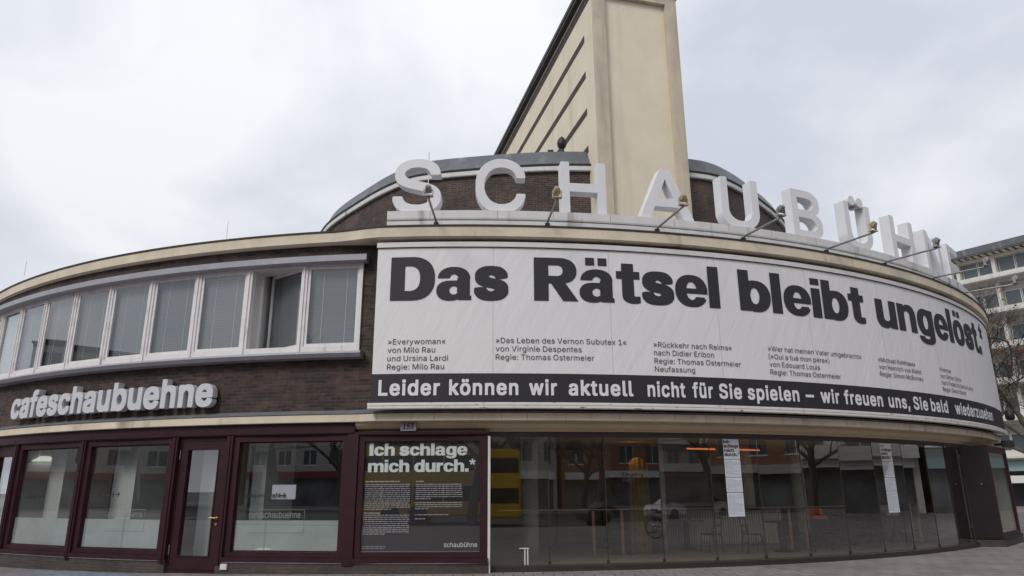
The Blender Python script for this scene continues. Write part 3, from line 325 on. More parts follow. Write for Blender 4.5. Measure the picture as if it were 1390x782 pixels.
  '-': (936, '242 367 235 378 235 467 248 485 683 485 700 472 700 378 688 365'),
  '.': (394, '188 -9 148 6 115 37 100 92 112 128 143 160 168 174 207 180 252 164 278 140 300 82 284 37 258 10 232 -4'),
  '1': (936, '163 2 155 18 155 102 163 113 423 115 435 128 434 862 428 868 413 859 188 702 175 713 177 832 408 998 568 998 575 983 575 122 587 115 802 113 810 102 808 8 792 0'),
  ':': (394, '188 -9 148 6 115 37 100 92 112 128 143 160 168 174 207 180 252 164 278 140 300 82 284 37 258 10 232 -4|192 526 148 541 120 568 100 628 111 663 146 698 182 714 212 715 252 699 285 668 300 617 284 572 258 545 232 531'),
  'B': (943, '132 2 125 18 127 992 143 1000 548 1000 612 989 708 949 770 893 799 848 820 782 825 713 809 643 780 598 748 566 669 522 767 475 817 424 849 368 865 298 865 248 849 177 824 128 782 80 742 51 633 10 558 0|268 122 538 120 628 136 668 156 704 192 725 242 725 302 704 358 668 400 633 424 572 445 268 447|268 568 518 565 612 596 658 636 684 693 685 758 669 802 617 854 558 875 268 878'),
  'D': (1037, '132 2 125 18 128 994 143 1000 518 1000 633 979 762 919 850 838 899 762 929 688 950 588 955 472 940 358 914 272 864 182 802 115 742 71 673 36 607 16 498 0|268 122 472 120 577 136 633 156 694 192 764 272 789 327 810 408 810 592 794 663 759 738 725 782 668 829 602 859 532 875 268 877'),
  'E': (866, '132 2 125 18 127 992 143 1000 762 998 770 988 770 898 758 880 268 877 268 568 722 565 735 552 735 462 732 451 718 445 268 442 265 132 278 120 762 120 775 107 773 8 758 0'),
  'F': (848, '132 2 125 18 127 992 143 1000 758 998 765 988 765 898 752 880 268 877 268 552 708 550 720 538 720 442 702 430 268 427 263 8 248 0'),
  'G': (1074, '532 -14 452 -5 342 31 258 85 195 148 156 202 106 317 85 423 82 502 85 578 106 683 156 798 195 852 261 918 362 979 448 1005 562 1015 708 989 792 949 847 910 895 862 934 808 959 758 976 688 962 680 842 682 794 768 750 818 708 849 648 874 597 885 498 885 382 844 315 788 281 742 251 683 230 608 220 522 225 418 251 317 281 258 320 207 378 161 438 131 502 115 607 115 658 126 708 147 758 180 789 212 829 283 845 342 844 382 587 387 580 398 580 492 592 510 978 508 985 492 985 337 974 278 939 192 905 143 839 77 802 51 702 6 628 -10'),
  'H': (1067, '132 2 125 18 128 994 143 1000 248 1000 263 992 268 572 787 570 800 582 802 992 817 1000 939 998 945 983 942 6 928 0 817 0 802 8 797 447 278 450 265 437 263 8 248 0'),
  'K': (964, '132 2 125 18 128 994 143 1000 248 1000 263 992 265 512 272 501 382 625 742 995 918 998 915 983 511 568 918 19 918 3 762 5 408 471 267 327 263 8 248 0'),
  'L': (813, '132 2 125 18 125 988 138 1000 252 1000 265 983 268 123 738 120 750 107 750 13 732 0'),
  'M': (1294, '132 2 125 18 125 983 131 998 303 1000 323 988 594 327 648 174 971 988 992 1000 1152 1000 1168 994 1170 18 1164 3 1042 0 1030 13 1032 800 719 27 708 6 693 0 597 0 582 13 258 800 260 13 248 0'),
  'N': (1080, '132 2 125 18 128 994 143 1000 272 1000 290 992 817 195 815 988 827 1000 949 998 955 983 952 6 938 0 807 0 785 13 258 813 265 678 265 13 252 0'),
  'O': (1100, '528 -14 448 -4 342 32 256 87 200 143 151 212 106 317 85 423 82 502 90 612 116 713 146 778 205 862 278 929 378 984 452 1005 562 1015 673 1000 750 973 839 918 905 852 944 798 994 683 1015 582 1020 498 1005 358 979 272 944 202 902 145 819 67 738 21 622 -10|495 118 622 120 678 136 749 177 795 222 829 272 859 342 875 413 875 588 859 658 829 728 795 778 748 824 678 864 597 885 502 885 452 874 392 849 342 815 293 759 256 693 225 578 225 418 251 317 281 258 310 217 368 166 438 131'),
  'R': (928, '132 2 125 18 127 992 143 1000 538 1000 628 984 718 944 785 883 824 818 845 738 845 643 819 552 780 492 729 447 663 413 657 402 864 42 878 3 738 0 720 8 507 382 278 385 265 372 263 8 248 0|268 508 508 505 577 516 639 542 679 582 705 658 700 748 673 809 628 849 552 875 268 878'),
  'S': (923, '388 -14 268 16 172 75 128 126 98 180 80 242 83 269 98 275 217 273 246 197 298 146 398 110 492 105 587 126 668 175 705 248 699 322 668 365 597 404 313 486 202 545 158 586 116 658 105 718 110 782 129 838 165 893 201 928 262 968 398 1010 542 1010 653 979 732 930 804 842 825 782 827 741 812 735 698 737 663 814 602 863 518 890 413 890 323 859 272 819 245 752 245 718 257 683 291 643 358 606 643 524 739 472 790 427 827 370 845 302 845 248 829 182 804 132 750 72 708 41 658 16 568 -10'),
  'T': (927, '402 2 395 18 395 872 382 880 73 882 65 898 67 992 83 1000 852 998 860 983 860 893 852 882 548 880 535 872 535 13 522 0'),
  'U': (1067, '472 -14 348 16 268 61 200 122 146 212 125 298 127 992 138 1000 248 1000 265 988 265 322 286 248 323 190 392 139 467 115 562 110 658 131 712 161 758 206 789 262 805 358 805 988 817 1000 938 998 945 983 945 317 924 217 899 168 850 102 748 29 628 -10'),
  'V': (991, '423 2 37 992 52 1000 172 1000 183 992 498 136 804 988 817 1000 948 998 949 973 579 8 562 0'),
  'W': (1413, '323 2 36 983 41 998 163 1000 178 992 354 352 398 165 631 998 772 1000 788 988 1012 169 1232 988 1248 1000 1373 998 1369 958 1092 6 948 0 929 13 708 808 483 13 467 0'),
  'a': (806, '278 -14 182 16 128 55 96 92 66 163 60 212 79 302 116 352 202 404 308 430 488 450 548 467 565 498 559 548 548 578 519 612 492 629 428 645 352 640 303 624 262 600 202 536 93 567 87 578 118 634 168 685 252 734 392 760 532 739 602 704 650 658 684 598 695 552 698 8 683 0 572 2 565 13 562 90 509 37 433 -4 382 -15|305 102 423 105 508 150 534 177 559 232 562 359 318 320 278 309 227 280 201 242 201 177 231 132'),
  'b': (878, '428 -14 358 7 318 31 248 109 240 102 234 3 128 0 112 8 110 983 118 998 222 1000 238 992 242 636 308 705 372 744 457 760 532 755 605 733 683 685 739 622 789 518 810 378 805 302 779 197 744 128 673 50 597 6 518 -15|430 102 472 100 528 111 592 150 624 187 649 238 670 327 665 452 624 558 592 595 558 619 492 640 388 634 318 595 286 558 261 508 240 413 245 298 286 187 342 131 382 111'),
  'c': (819, '378 -14 283 11 227 41 136 132 91 222 75 288 75 452 96 532 126 592 170 653 216 693 278 729 342 750 423 760 492 755 597 721 678 665 719 612 744 562 744 542 628 512 592 569 558 605 472 640 388 640 308 609 251 548 215 457 205 358 231 232 252 191 296 143 352 111 402 100 482 105 548 131 592 171 628 236 732 214 749 197 724 138 695 97 607 26 508 -10'),
  'd': (878, '358 -14 268 11 192 60 131 132 101 192 70 327 70 423 101 552 138 619 202 690 288 739 348 755 418 760 502 744 582 695 633 640 637 992 653 1000 762 998 770 983 768 8 752 0 646 3 640 102 633 109 577 45 498 -4 448 -15|395 102 478 106 528 126 564 153 614 232 635 312 635 432 604 538 544 608 462 640 382 640 342 629 293 600 246 542 210 437 210 312 231 232 251 192 318 126'),
  'e': (836, '382 -14 313 1 252 26 202 60 148 116 86 238 70 322 70 418 86 502 112 568 143 619 192 675 288 734 362 755 438 760 562 734 628 699 685 648 714 608 749 532 765 462 770 342 752 330 208 327 216 262 248 191 288 146 372 106 467 100 522 111 582 145 633 213 753 182 741 143 715 102 673 60 622 26 548 -4 488 -15|211 442 617 440 630 452 599 548 554 602 508 629 467 640 382 640 318 619 260 572 226 518 210 467'),
  'f': (529, '172 2 165 18 165 628 153 635 21 638 15 653 17 742 28 750 163 753 165 872 176 918 200 958 258 1009 352 1040 438 1040 488 1029 504 1012 472 916 362 919 332 905 306 867 303 753 467 748 475 738 475 648 462 635 313 635 300 628 300 13 288 0'),
  'g': (879, '408 -294 323 -284 222 -249 135 -178 111 -143 110 -128 212 -72 278 -139 358 -174 457 -180 552 -154 610 -107 629 -68 635 -38 633 122 542 41 448 10 362 10 308 21 227 56 188 85 116 173 75 293 70 427 101 552 138 619 200 688 303 744 392 760 488 749 569 708 638 637 646 748 762 748 770 733 770 -52 759 -107 725 -172 653 -239 602 -264 528 -285|385 128 482 130 554 163 599 212 635 312 635 447 619 508 594 558 562 595 528 619 462 640 382 640 342 629 293 600 237 528 210 437 210 317 237 232 270 182 301 158'),
  'h': (848, '118 2 110 18 110 988 122 1000 227 1000 240 983 242 645 303 705 352 734 418 755 478 760 532 754 607 729 643 705 704 633 729 572 740 512 740 13 722 0 617 0 607 8 605 488 599 522 579 572 538 614 467 640 408 640 358 629 296 592 251 518 240 437 238 8 222 0'),
  'i': (351, '118 2 110 18 110 738 122 750 227 750 240 733 240 13 227 0|168 861 132 872 105 893 86 928 85 958 116 1008 158 1029 188 1030 227 1014 255 988 270 943 259 908 232 880 207 866'),
  'k': (788, '118 2 110 18 110 988 122 1000 227 1000 240 983 242 424 283 450 586 748 728 750 741 742 424 427 766 8 752 0 602 5 318 341 240 268 238 8 222 0'),
  'l': (397, '258 -4 172 25 126 77 110 128 110 983 122 1000 227 1000 240 988 245 153 255 128 272 116 358 109 378 18 372 7 352 0'),
  'm': (1257, '118 2 110 18 110 733 118 748 234 748 242 645 303 710 348 739 418 760 492 760 577 725 620 683 653 630 722 705 792 744 852 760 938 760 1032 729 1114 648 1139 588 1150 518 1150 18 1142 2 1032 0 1017 8 1015 508 1009 548 988 594 958 619 908 639 862 645 812 639 762 619 732 594 701 532 695 502 695 18 689 3 577 0 562 8 560 532 539 588 514 612 457 639 413 645 337 629 296 602 266 568 246 518 238 8 222 0'),
  'n': (848, '118 2 110 18 112 744 128 750 234 748 242 645 323 719 418 755 528 755 607 728 639 708 704 633 729 572 740 512 738 6 728 0 622 0 605 13 605 488 579 572 542 610 508 629 467 640 408 640 358 629 296 592 251 518 240 437 238 8 222 0'),
  'o': (859, '378 -14 283 11 227 41 136 132 91 222 75 288 75 452 96 532 126 592 170 653 216 693 278 729 342 750 423 760 492 755 568 734 628 704 702 635 734 592 759 542 785 447 785 293 744 168 700 102 659 62 597 21 532 -4 478 -15|395 102 488 106 568 145 619 212 650 312 650 427 629 508 609 548 542 614 467 640 388 640 303 605 251 548 210 432 210 307 251 192 293 145 326 122'),
  'p': (878, '118 -278 110 -262 112 742 128 750 234 748 242 636 313 709 372 744 413 755 532 755 643 714 685 683 739 622 779 548 800 472 810 372 805 302 794 242 764 163 725 102 669 47 597 6 518 -15 433 -15 382 -4 313 35 242 109 238 -272 222 -280|430 102 472 100 528 111 592 150 624 187 649 238 670 327 665 452 624 558 592 595 558 619 492 640 388 634 318 595 286 558 261 508 240 413 245 298 286 187 342 131 382 111'),
  'r': (540, '118 2 110 18 112 742 128 750 232 748 240 738 242 655 303 715 352 744 423 760 502 753 510 738 508 632 408 635 342 619 303 595 259 542 240 457 240 13 227 0'),
  's': (756, '318 -14 232 6 138 65 91 132 78 189 192 215 230 153 272 119 332 100 423 100 478 116 525 148 545 182 544 232 518 270 482 289 268 341 166 392 132 426 106 472 95 558 106 602 132 649 212 719 323 755 452 755 528 734 592 695 654 617 669 582 665 568 552 542 510 608 478 629 433 645 348 645 288 626 250 598 230 548 236 518 262 480 298 461 492 414 552 394 609 362 658 314 679 272 685 177 650 97 602 50 558 22 462 -10'),
  't': (475, '337 -9 268 1 212 26 180 52 151 97 135 148 135 628 122 635 28 635 15 648 21 748 122 750 135 758 135 913 148 925 252 925 268 919 273 752 413 750 425 738 419 638 283 635 270 628 271 158 285 128 313 111 352 105 419 112 444 13 438 2 408 -5'),
  'u': (848, '337 -9 272 6 202 45 141 118 121 168 110 222 112 742 122 750 222 750 240 738 240 293 251 217 271 173 306 138 337 121 372 110 452 110 508 126 538 145 574 182 599 242 605 278 607 742 622 750 732 748 740 733 738 8 722 0 616 3 607 108 548 45 502 16 408 -10'),
  'v': (806, '337 2 39 742 52 750 172 750 183 742 402 149 621 738 638 750 762 748 764 728 474 8 457 0'),
  'w': (1169, '288 2 276 18 56 708 52 748 172 750 188 742 352 174 496 683 521 748 643 750 658 738 817 175 982 742 998 750 1118 748 1099 663 884 3 767 0 752 8 582 570 418 13 402 0'),
  'x': (784, '52 2 49 13 61 32 314 382 76 718 64 738 67 748 212 745 398 472 577 745 723 748 719 728 472 378 719 37 733 3 587 5 392 293 194 3'),
  'y': (806, '132 -279 111 -272 100 -258 127 -163 212 -165 258 -145 284 -118 303 -80 330 8 39 742 52 750 172 750 183 742 402 149 622 738 638 750 762 748 764 728 404 -158 335 -238 293 -264 238 -280'),
  '«': (833, '352 97 71 413 348 725 482 730 491 723 485 708 228 413 490 107 482 95|633 97 354 413 628 725 767 730 774 718 755 693 512 413 774 107 767 95'),
  '»': (833, '62 97 60 107 75 128 321 413 59 718 68 730 192 730 230 698 479 413 202 100|348 97 345 112 606 413 340 718 348 730 478 730 745 437 763 408 488 100'),
  'é': (836, '382 -14 313 1 252 26 202 60 148 116 86 238 70 322 70 418 86 502 112 568 143 619 192 675 288 734 362 755 438 760 562 734 628 699 685 648 714 608 749 532 765 462 770 342 752 330 208 327 216 262 248 191 288 146 372 106 467 100 522 111 582 145 633 213 753 182 741 143 715 102 673 60 622 26 548 -4 488 -15|211 442 617 440 630 452 599 548 554 602 508 629 467 640 382 640 318 619 260 572 226 518 210 467|372 837 369 852 462 1035 587 1040 602 1033 472 840'),
  'ü': (848, '337 -9 272 6 202 45 141 118 121 168 110 222 112 742 122 750 222 750 240 738 240 293 251 217 271 173 306 138 337 121 372 110 452 110 508 126 538 145 574 182 599 242 605 278 607 742 622 750 732 748 740 733 738 8 722 0 616 3 607 108 548 45 502 16 408 -10|268 861 227 876 202 901 190 928 190 963 226 1012 283 1030 318 1019 345 998 364 963 365 933 334 883 308 866|562 861 522 876 498 901 485 928 485 963 521 1012 577 1030 612 1019 645 988 660 943 649 908 617 875'),
 },
}
# ------------------------------------------------------------------ helpers
CX, CY = -1.399, 37.046            # centre of the round front
def dl(p, lim):                     # on the left wing the cornice and canopy stand out less
    return -min(lim, (.36 * min(1.0, max(0.0, -4.2 - p) / 2.5) + .004 * max(0.0, -8.0 - p)))
def cp(p, r, z=0.0):
    a = radians(p)
    return Vector((CX + r * sin(a), CY - r * cos(a), z))

class MB:
    def __init__(s, lim=0.0): s.v = []; s.f = []; s.uv = []; s.mi = []; s.m = 0; s.lim = lim
    def quad(s, pts, uvs=None):
        i = len(s.v); s.v += [Vector(p) for p in pts]; s.f.append(tuple(range(i, i + len(pts)))); s.uv.append(uvs); s.mi.append(s.m)
    def box(s, x0, x1, y0, y1, z0, z1, X=None):
        P = [Vector((x, y, z)) for z in (z0, z1) for y in (y0, y1) for x in (x0, x1)]
        if X is not None: P = [X @ p for p in P]
        i = len(s.v); s.v += P
        uvx = [(x0, y0), (x1, y1)]
        for f, uv in (((0, 2, 3, 1), ((x0, y0), (x0, y1), (x1, y1), (x1, y0))), ((4, 5, 7, 6), ((x0, y0), (x1, y0), (x1, y1), (x0, y1))),
                      ((0, 1, 5, 4), ((x0, z0), (x1, z0), (x1, z1), (x0, z1))), ((2, 6, 7, 3), ((x0, z0), (x0, z1), (x1, z1), (x1, z0))),
                      ((0, 4, 6, 2), ((y0, z0), (y0, z1), (y1, z1), (y1, z0))), ((1, 3, 7, 5), ((y0, z0), (y1, z0), (y1, z1), (y0, z1)))):
            s.f.append(tuple(i + k for k in f)); s.uv.append(uv); s.mi.append(s.m)
        return s
    def sweep(s, prof, p0, p1, step=1.0, closed=True, cap=True):
        n = max(1, int(math.ceil(abs(p1 - p0) / step))); ps = [p0 + (p1 - p0) * k / n for k in range(n + 1)]
        k = len(prof); i0 = len(s.v); L = [0]
        for a, b in zip(prof, prof[1:] + prof[:1]): L.append(L[-1] + hypot(a[0] - b[0], a[1] - b[1]))
        for p in ps:
            for r, z in prof: s.v.append(cp(p, r + dl(p, s.lim), z + (.06 * min(1.0, max(0.0, -4.2 - p) / 2.5) if s.lim > .3 else 0)))
        for a in range(n):
            for j in range(k if closed else k - 1):
                j2 = (j + 1) % k
                s.f.append((i0 + a * k + j, i0 + (a + 1) * k + j, i0 + (a + 1) * k + j2, i0 + a * k + j2)); s.mi.append(s.m)
                u0, u1 = radians(ps[a]) * 21.7, radians(ps[a + 1]) * 21.7
                if abs(prof[j][0] - prof[j2][0]) < 1e-4: v0, v1 = prof[j][1], prof[j2][1]
                else: v0, v1 = L[j], L[j + 1]
                s.uv.append(((u0, v0), (u1, v0), (u1, v1), (u0, v1)))
        if closed and cap:
            for a in (0, n):
                s.f.append(tuple(i0 + a * k + j for j in range(k))); s.uv.append(tuple(prof)); s.mi.append(s.m)
        return s
    def tube(s, pts, rads, n=8, cap=True):
        pts = [Vector(p) for p in pts]
        if not hasattr(rads, '__len__'): rads = [rads] * len(pts)
        i0 = len(s.v); ref = None
        for k, p in enumerate(pts):
            d = (pts[min(k + 1, len(pts) - 1)] - pts[max(k - 1, 0)]).normalized()
            if ref is None or abs(ref.dot(d)) > .98: ref = Vector((0, 0, 1)) if abs(d.z) < .9 else Vector((1, 0, 0))
            a = d.cross(ref).normalized(); b = d.cross(a).normalized(); ref = a.cross(d)
            for j in range(n):
                t = 2 * pi * j / n; s.v.append(p + (a * cos(t) + b * sin(t)) * rads[k])
        for k in range(len(pts) - 1):
            for j in range(n):
                j2 = (j + 1) % n; s.f.append((i0 + k * n + j, i0 + k * n + j2, i0 + (k + 1) * n + j2, i0 + (k + 1) * n + j)); s.uv.append(None); s.mi.append(s.m)
        if cap:
            for k in (0, len(pts) - 1): s.f.append(tuple(i0 + k * n + j for j in range(n))); s.uv.append(None); s.mi.append(s.m)
        return s
    def lathe(s, prof, o=(0, 0, 0), n=16):
        o = Vector(o); i0 = len(s.v); k = len(prof)
        for j in range(n):
            t = 2 * pi * j / n
            for r, z in prof: s.v.append(o + Vector((r * cos(t), r * sin(t), z)))
        for j in range(n):
            j2 = (j + 1) % n
            for q in range(k - 1): s.f.append((i0 + j * k + q, i0 + j2 * k + q, i0 + j2 * k + q + 1, i0 + j * k + q + 1)); s.uv.append(None); s.mi.append(s.m)
        return s
    def add(s, me, X=None, fn=None):
        i = len(s.v)
        for v in me.vertices:
            p = v.co.copy()
            if fn: p = fn(p)
            elif X is not None: p = X @ p
            s.v.append(p)
        for p in me.polygons: s.f.append(tuple(i + k for k in p.vertices)); s.uv.append(None); s.mi.append(s.m)
        return s

def children_loc(o):
    l = Vector((0, 0, 0))
    while o: l = l + o.location; o = o.parent
    return l
def obj(name, mb, m, parent=None, loc=None, smooth=False, bevel=0, local=False):
    """one mesh object; vertices are given in world space unless local"""
    me = bpy.data.meshes.new(name)
    base = Vector((0, 0, 0)) if local else (children_loc(parent) if parent else (Vector(loc) if loc is not None else Vector((0, 0, 0))))
    me.from_pydata([v - base for v in mb.v], [], mb.f)
    if any(u for u in mb.uv):
        ul = me.uv_layers.new(name='UVMap'); k = 0
        for poly, u in zip(me.polygons, mb.uv):
            for q in range(poly.loop_total):
                if u: ul.data[poly.loop_start + q].uv = u[q]
    ms = m if isinstance(m, (list, tuple)) else [m]
    for x in ms: me.materials.append(M[x] if isinstance(x, str) else x)
    for poly, mi in zip(me.polygons, mb.mi): poly.material_index = mi; poly.use_smooth = smooth
    bm = bmesh.new(); bm.from_mesh(me); bmesh.ops.remove_doubles(bm, verts=bm.verts, dist=1e-5) if smooth else None
    bmesh.ops.recalc_face_normals(bm, faces=bm.faces)
    if bevel: bmesh.ops.bevel(bm, geom=[e for e in bm.edges if len(e.link_faces) == 2 and e.calc_face_angle(0) > .6], offset=bevel, segments=2, affect='EDGES', clamp_overlap=True)
    bm.to_mesh(me); bm.free()
    o = bpy.data.objects.new(name, me); COL.objects.link(o)
    if parent: o.parent = parent
    elif loc is not None: o.location = loc
    return o
def tag(o, label=None, cat=None, group=None, kind=None):
    if label: o['label'] = label
    if cat: o['category'] = cat
    if group: o['group'] = group
    if kind: o['kind'] = kind
    return o
def thing(name, label, cat, loc=(0, 0, 0), group=None, rz=0):
    o = bpy.data.objects.new(name, None); COL.objects.link(o); o.location = loc; o.rotation_euler = (0, 0, rz); o.empty_display_size = .3
    return tag(o, label, cat, group)
def struct(name, mb, m, label=None, loc=None, smooth=False):
    o = obj(name, mb, m, loc=loc, smooth=smooth); o['kind'] = 'structure'
    if label: o['label'] = label; o['category'] = name.replace('_', ' ')
    return o
def kids(o): return [c for c in bpy.data.objects if c.parent == o]
def copy_tree(o, parent=None):
    c = o.copy(); COL.objects.link(c)
    if parent: c.parent = parent
    for ch in kids(o): copy_tree(ch, c)
    return c
def chordX(p0, p1, r, z=0.0):
    """frame on the chord between two angles: x along it, y outwards, z up; returns matrix and length"""
    a, b = cp(p0, r), cp(p1, r); ex = (b - a); L = ex.length; ex.normalize(); ey = Vector((ex.y, -ex.x, 0))
    return Matrix(((ex.x, ey.x, 0, a.x), (ex.y, ey.y, 0, a.y), (0, 0, 1, z), (0, 0, 0, 1))), L
def rotX(rz, loc): return Matrix.Translation(Vector(loc)) @ Matrix.Rotation(rz, 4, 'Z')

# text ------------------------------------------------------------
FALL = {'è': 'é', 'í': 'i', 'Q': 'O', 'Y': 'V'}
_GC = {}
def glyph(font, ch):
    k = (font, ch)
    if k not in _GC:
        f = GLYPHS[font]
        if ch not in f: ch = FALL.get(ch, '.')
        adv, t = f[ch]; ps = []
        for part in t.split('|'):
            q = [int(x) / 1000 for x in part.split()]; ps.append(list(zip(q[::2], q[1::2])))
        _GC[k] = (adv / 1000, ps)
    return _GC[k]
def layout(font, text, size, width=None, space=.30, track=0.0, slant=0.0):
    """polygons of a text line, baseline z=0, starting at x=0; stretched to width if given"""
    x = 0; out = []
    for ch in text:
        if ch == ' ': x += space; continue
        adv, ps = glyph(font, ch)
        for q in ps: out.append([(x + a + slant * b, b) for a, b in q])
        x += adv + track
    xs = [a for q in out for a, _ in q]; x0, x1 = min(xs), max(xs); k = size if width is None else width / (x1 - x0)
    return [[((a - x0) * k, b * size) for a, b in q] for q in out]
def fill(polys, extrude=0.0, bevel=0.0):
    c = bpy.data.curves.new('tmp', 'CURVE'); c.dimensions = '2D'; c.fill_mode = 'BOTH'; c.extrude = extrude; c.bevel_depth = bevel; c.bevel_resolution = 1
    for q in polys:
        s = c.splines.new('POLY'); s.points.add(len(q) - 1)
        for p, (a, b) in zip(s.points, q): p.co = (a, b, 0, 1)
        s.use_cyclic_u = True
    o = bpy.data.objects.new('tmp', c); COL.objects.link(o)
    dg = bpy.context.evaluated_depsgraph_get(); dg.update(); me = bpy.data.meshes.new_from_object(o.evaluated_get(dg))
    bpy.data.objects.remove(o); return me
def cutx(me, step=.12):
    bm = bmesh.new(); bm.from_mesh(me); xs = [v.co.x for v in bm.verts]; x = min(xs) + step
    while x < max(xs):
        bmesh.ops.bisect_plane(bm, geom=bm.verts[:] + bm.edges[:] + bm.faces[:], plane_co=(x, 0, 0), plane_no=(1, 0, 0), dist=1e-5); x += step
    bm.to_mesh(me); bm.free(); return me
def wrap(me, p0, r, z0):
    """mesh flat in x,y -> round the front, starting at angle p0, baseline z0"""
    def fn(v): return cp(p0 + degrees(v.x / 22.1), r + v.z, z0 + v.y)
    return fn
def flat(me, X):    # text lying in a chord frame: x along, y up, z out
    return lambda v: X @ Vector((v.x, v.z, v.y))

# ------------------------------------------------------------------ ground, road
g = MB(); g.quad([(-700, -700, -.16), (700, -700, -.16), (700, 700, -.16), (-700, 700, -.16)]); struct('ground', g, 'earth')
def zg(x): return max(-.11, min(0.0, (x + 3) * .0125))
g = MB(); xs = [-220, -12, -3, 220]
for a, b in zip(xs, xs[1:]):
    ys = [-3.5, 90]
    g.quad([(a, -3.5, zg(a)), (b, -3.5, zg(b)), (b, 90, zg(b)), (a, 90, zg(a))], ((a, -3.5), (b, -3.5), (b, 90), (a, 90)))
struct('pavement', g, 'paving')
g = MB(); g.box(-220, 220, -3.75, -3.5, -.3, -.006); struct('kerb', g, 'kerb')
g = MB(); g.quad([(-220, -26, -.13), (220, -26, -.13), (220, -3.75, -.13), (-220, -3.75, -.13)]); struct('road', g, 'asphalt')
g = MB()
for x in range(-110, 110, 9):
    g.quad([(x, -15.1, -.126), (x + 4, -15.1, -.126), (x + 4, -14.95, -.126), (x, -14.95, -.126)])
g.quad([(-200, -6.3, -.126), (200, -6.3, -.126), (200, -6.18, -.126), (-200, -6.18, -.126)])
struct('road_markings', g, 'marking')
g = MB(); g.box(-220, 220, -45, -26, -.3, -.01); struct('far_pavement', g, 'paving')
# worn blue paint lines on the pavement
g = MB()
def strip(p0, p1, r0, r1, h=.004):
    n = 8
    for k in range(n):
        a, b = p0 + (p1 - p0) * k / n, p0 + (p1 - p0) * (k + 1) / n
        q = [cp(a, r0), cp(b, r0), cp(b, r1), cp(a, r1)]
        g.quad([(v.x, v.y, zg(v.x) + h) for v in q])
strip(-26.0, -17.0, 21.95, 22.35); strip(45.5, 52, 22.25, 22.9)
struct('blue_pavement_marking', g, 'bluepaint')

# ------------------------------------------------------------------ the theatre
B = thing('theatre_building', 'round brick theatre building with cream bands, long white window strip and tall cream slab tower', 'building', (CX, CY, 0))
mb = MB()
mb.sweep([(21.6, 3.20), (21.6, 4.50), (21.3, 4.50), (21.3, 3.20)], -78, -5.3)
mb.sweep([(21.6, 6.80), (21.6, 7.19), (21.3, 7.19), (21.3, 6.80)], -78, -5.3)
mb.sweep([(21.6, 3.20), (21.6, 7.12), (21.3, 7.12), (21.3, 3.20)], -5.3, 78)
obj('brick_wall', mb, 'brick', B)
mb = MB(.52); mb.sweep([(21.5, 7.10), (22.10, 7.07), (22.18, 7.09), (22.18, 7.315), (21.9, 7.325), (21.5, 7.32)], -78, 78); obj('cornice', mb, 'stone', B)
mb = MB(.52); mb.sweep([(21.4, 7.335), (22.20, 7.32), (22.21, 7.355), (21.4, 7.40)], -78, 78); obj('roof_edge', mb, 'edge', B)
mb = MB(.52); mb.sweep([(21.45, 7.30), (21.45, 7.36), (0.1, 7.6), (0.1, 7.5)], -78, 78, 3); obj('flat_roof', mb, 'edge', B)
mb = MB(); mb.sweep([(21.3, 7.36), (22.02, 7.40), (22.02, 7.52), (21.3, 7.52)], -3.75, 60); mb.sweep([(21.25, 7.55), (22.02, 7.55), (22.03, 7.585), (22.03, 7.765), (21.25, 7.765)], -3.75, 60)
mb.m = 1
for k in range(17):
    p = -1.2 + k * 3.7 + .3 * sin(k * 1.7); X, L = chordX(p, p + .025, 22.031); mb.box(0, L, -.01, .001, 7.59, 7.76, X)
obj('sign_plinth', mb, ['dirtywhite', 'joint'], B)
mb = MB(); mb.sweep([(21.35, 7.52), (21.93, 7.52), (21.93, 7.55), (21.35, 7.55)], -3.7, 60); obj('plinth_joint', mb, 'black', B)
# canopy over the ground floor
mb = MB(.13); mb.sweep([(21.55, 3.05), (21.88, 3.045), (21.895, 3.055), (21.895, 3.205), (21.86, 3.215), (21.55, 3.215)], -78, 78); mb.m = 1
for k in range(36):
    p = -3.9 + k * 1.72 + .25 * sin(k * 2.3); X, L = chordX(p, p + .022, 21.896); mb.box(0, L, -.01, .001, 3.06, 3.20, X)
obj('canopy_band', mb, ['stone', 'joint'], B)
mb = MB(.13); mb.sweep([(21.55, 3.22), (21.91, 3.22), (21.91, 3.245), (21.63, 3.36), (21.55, 3.36)], -78, 78); obj('canopy_flashing', mb, 'lead', B)
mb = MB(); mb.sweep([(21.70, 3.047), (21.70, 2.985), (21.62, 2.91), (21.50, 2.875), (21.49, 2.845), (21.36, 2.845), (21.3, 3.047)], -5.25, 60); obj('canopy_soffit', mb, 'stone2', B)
# dark transom and base of the foyer glazing
PH0, DP, NP = 2.42, 3.347, 12
mb = MB(); mb.sweep([(21.34, 2.735), (21.46, 2.735), (21.46, 2.843), (21.34, 2.843)], 2.4, 43); obj('glazing_head', mb, 'bronze', B)
mb = MB(); mb.sweep([(21.30, -.06), (21.50, -.06), (21.50, .11), (21.47, .125), (21.30, .125)], 2.35, 43); obj('glazing_base', mb, 'bronze', B)
for k in range(NP):
    X, L = chordX(PH0 + DP * k, PH0 + DP * (k + 1), 21.44)
    t1, t2 = random.uniform(-.010, .010), random.uniform(-.010, .010); mb = MB(); mb.quad([X @ Vector(q) for q in ((.006, t1, .125), (L - .006, -t1, .125), (L - .006, -t1 + t2, 2.735), (.006, t1 + t2, 2.735))]); pane = obj('glass_panel', mb, 'shopglass', B)
    mb = MB(); mb.box(L - .006, L + .006, -.012, .008, .125, 2.735, X); mb.box(L - .03, L + .03, -.02, .012, .125, .20, X); obj('glazing_joint', mb, 'bronze', pane)
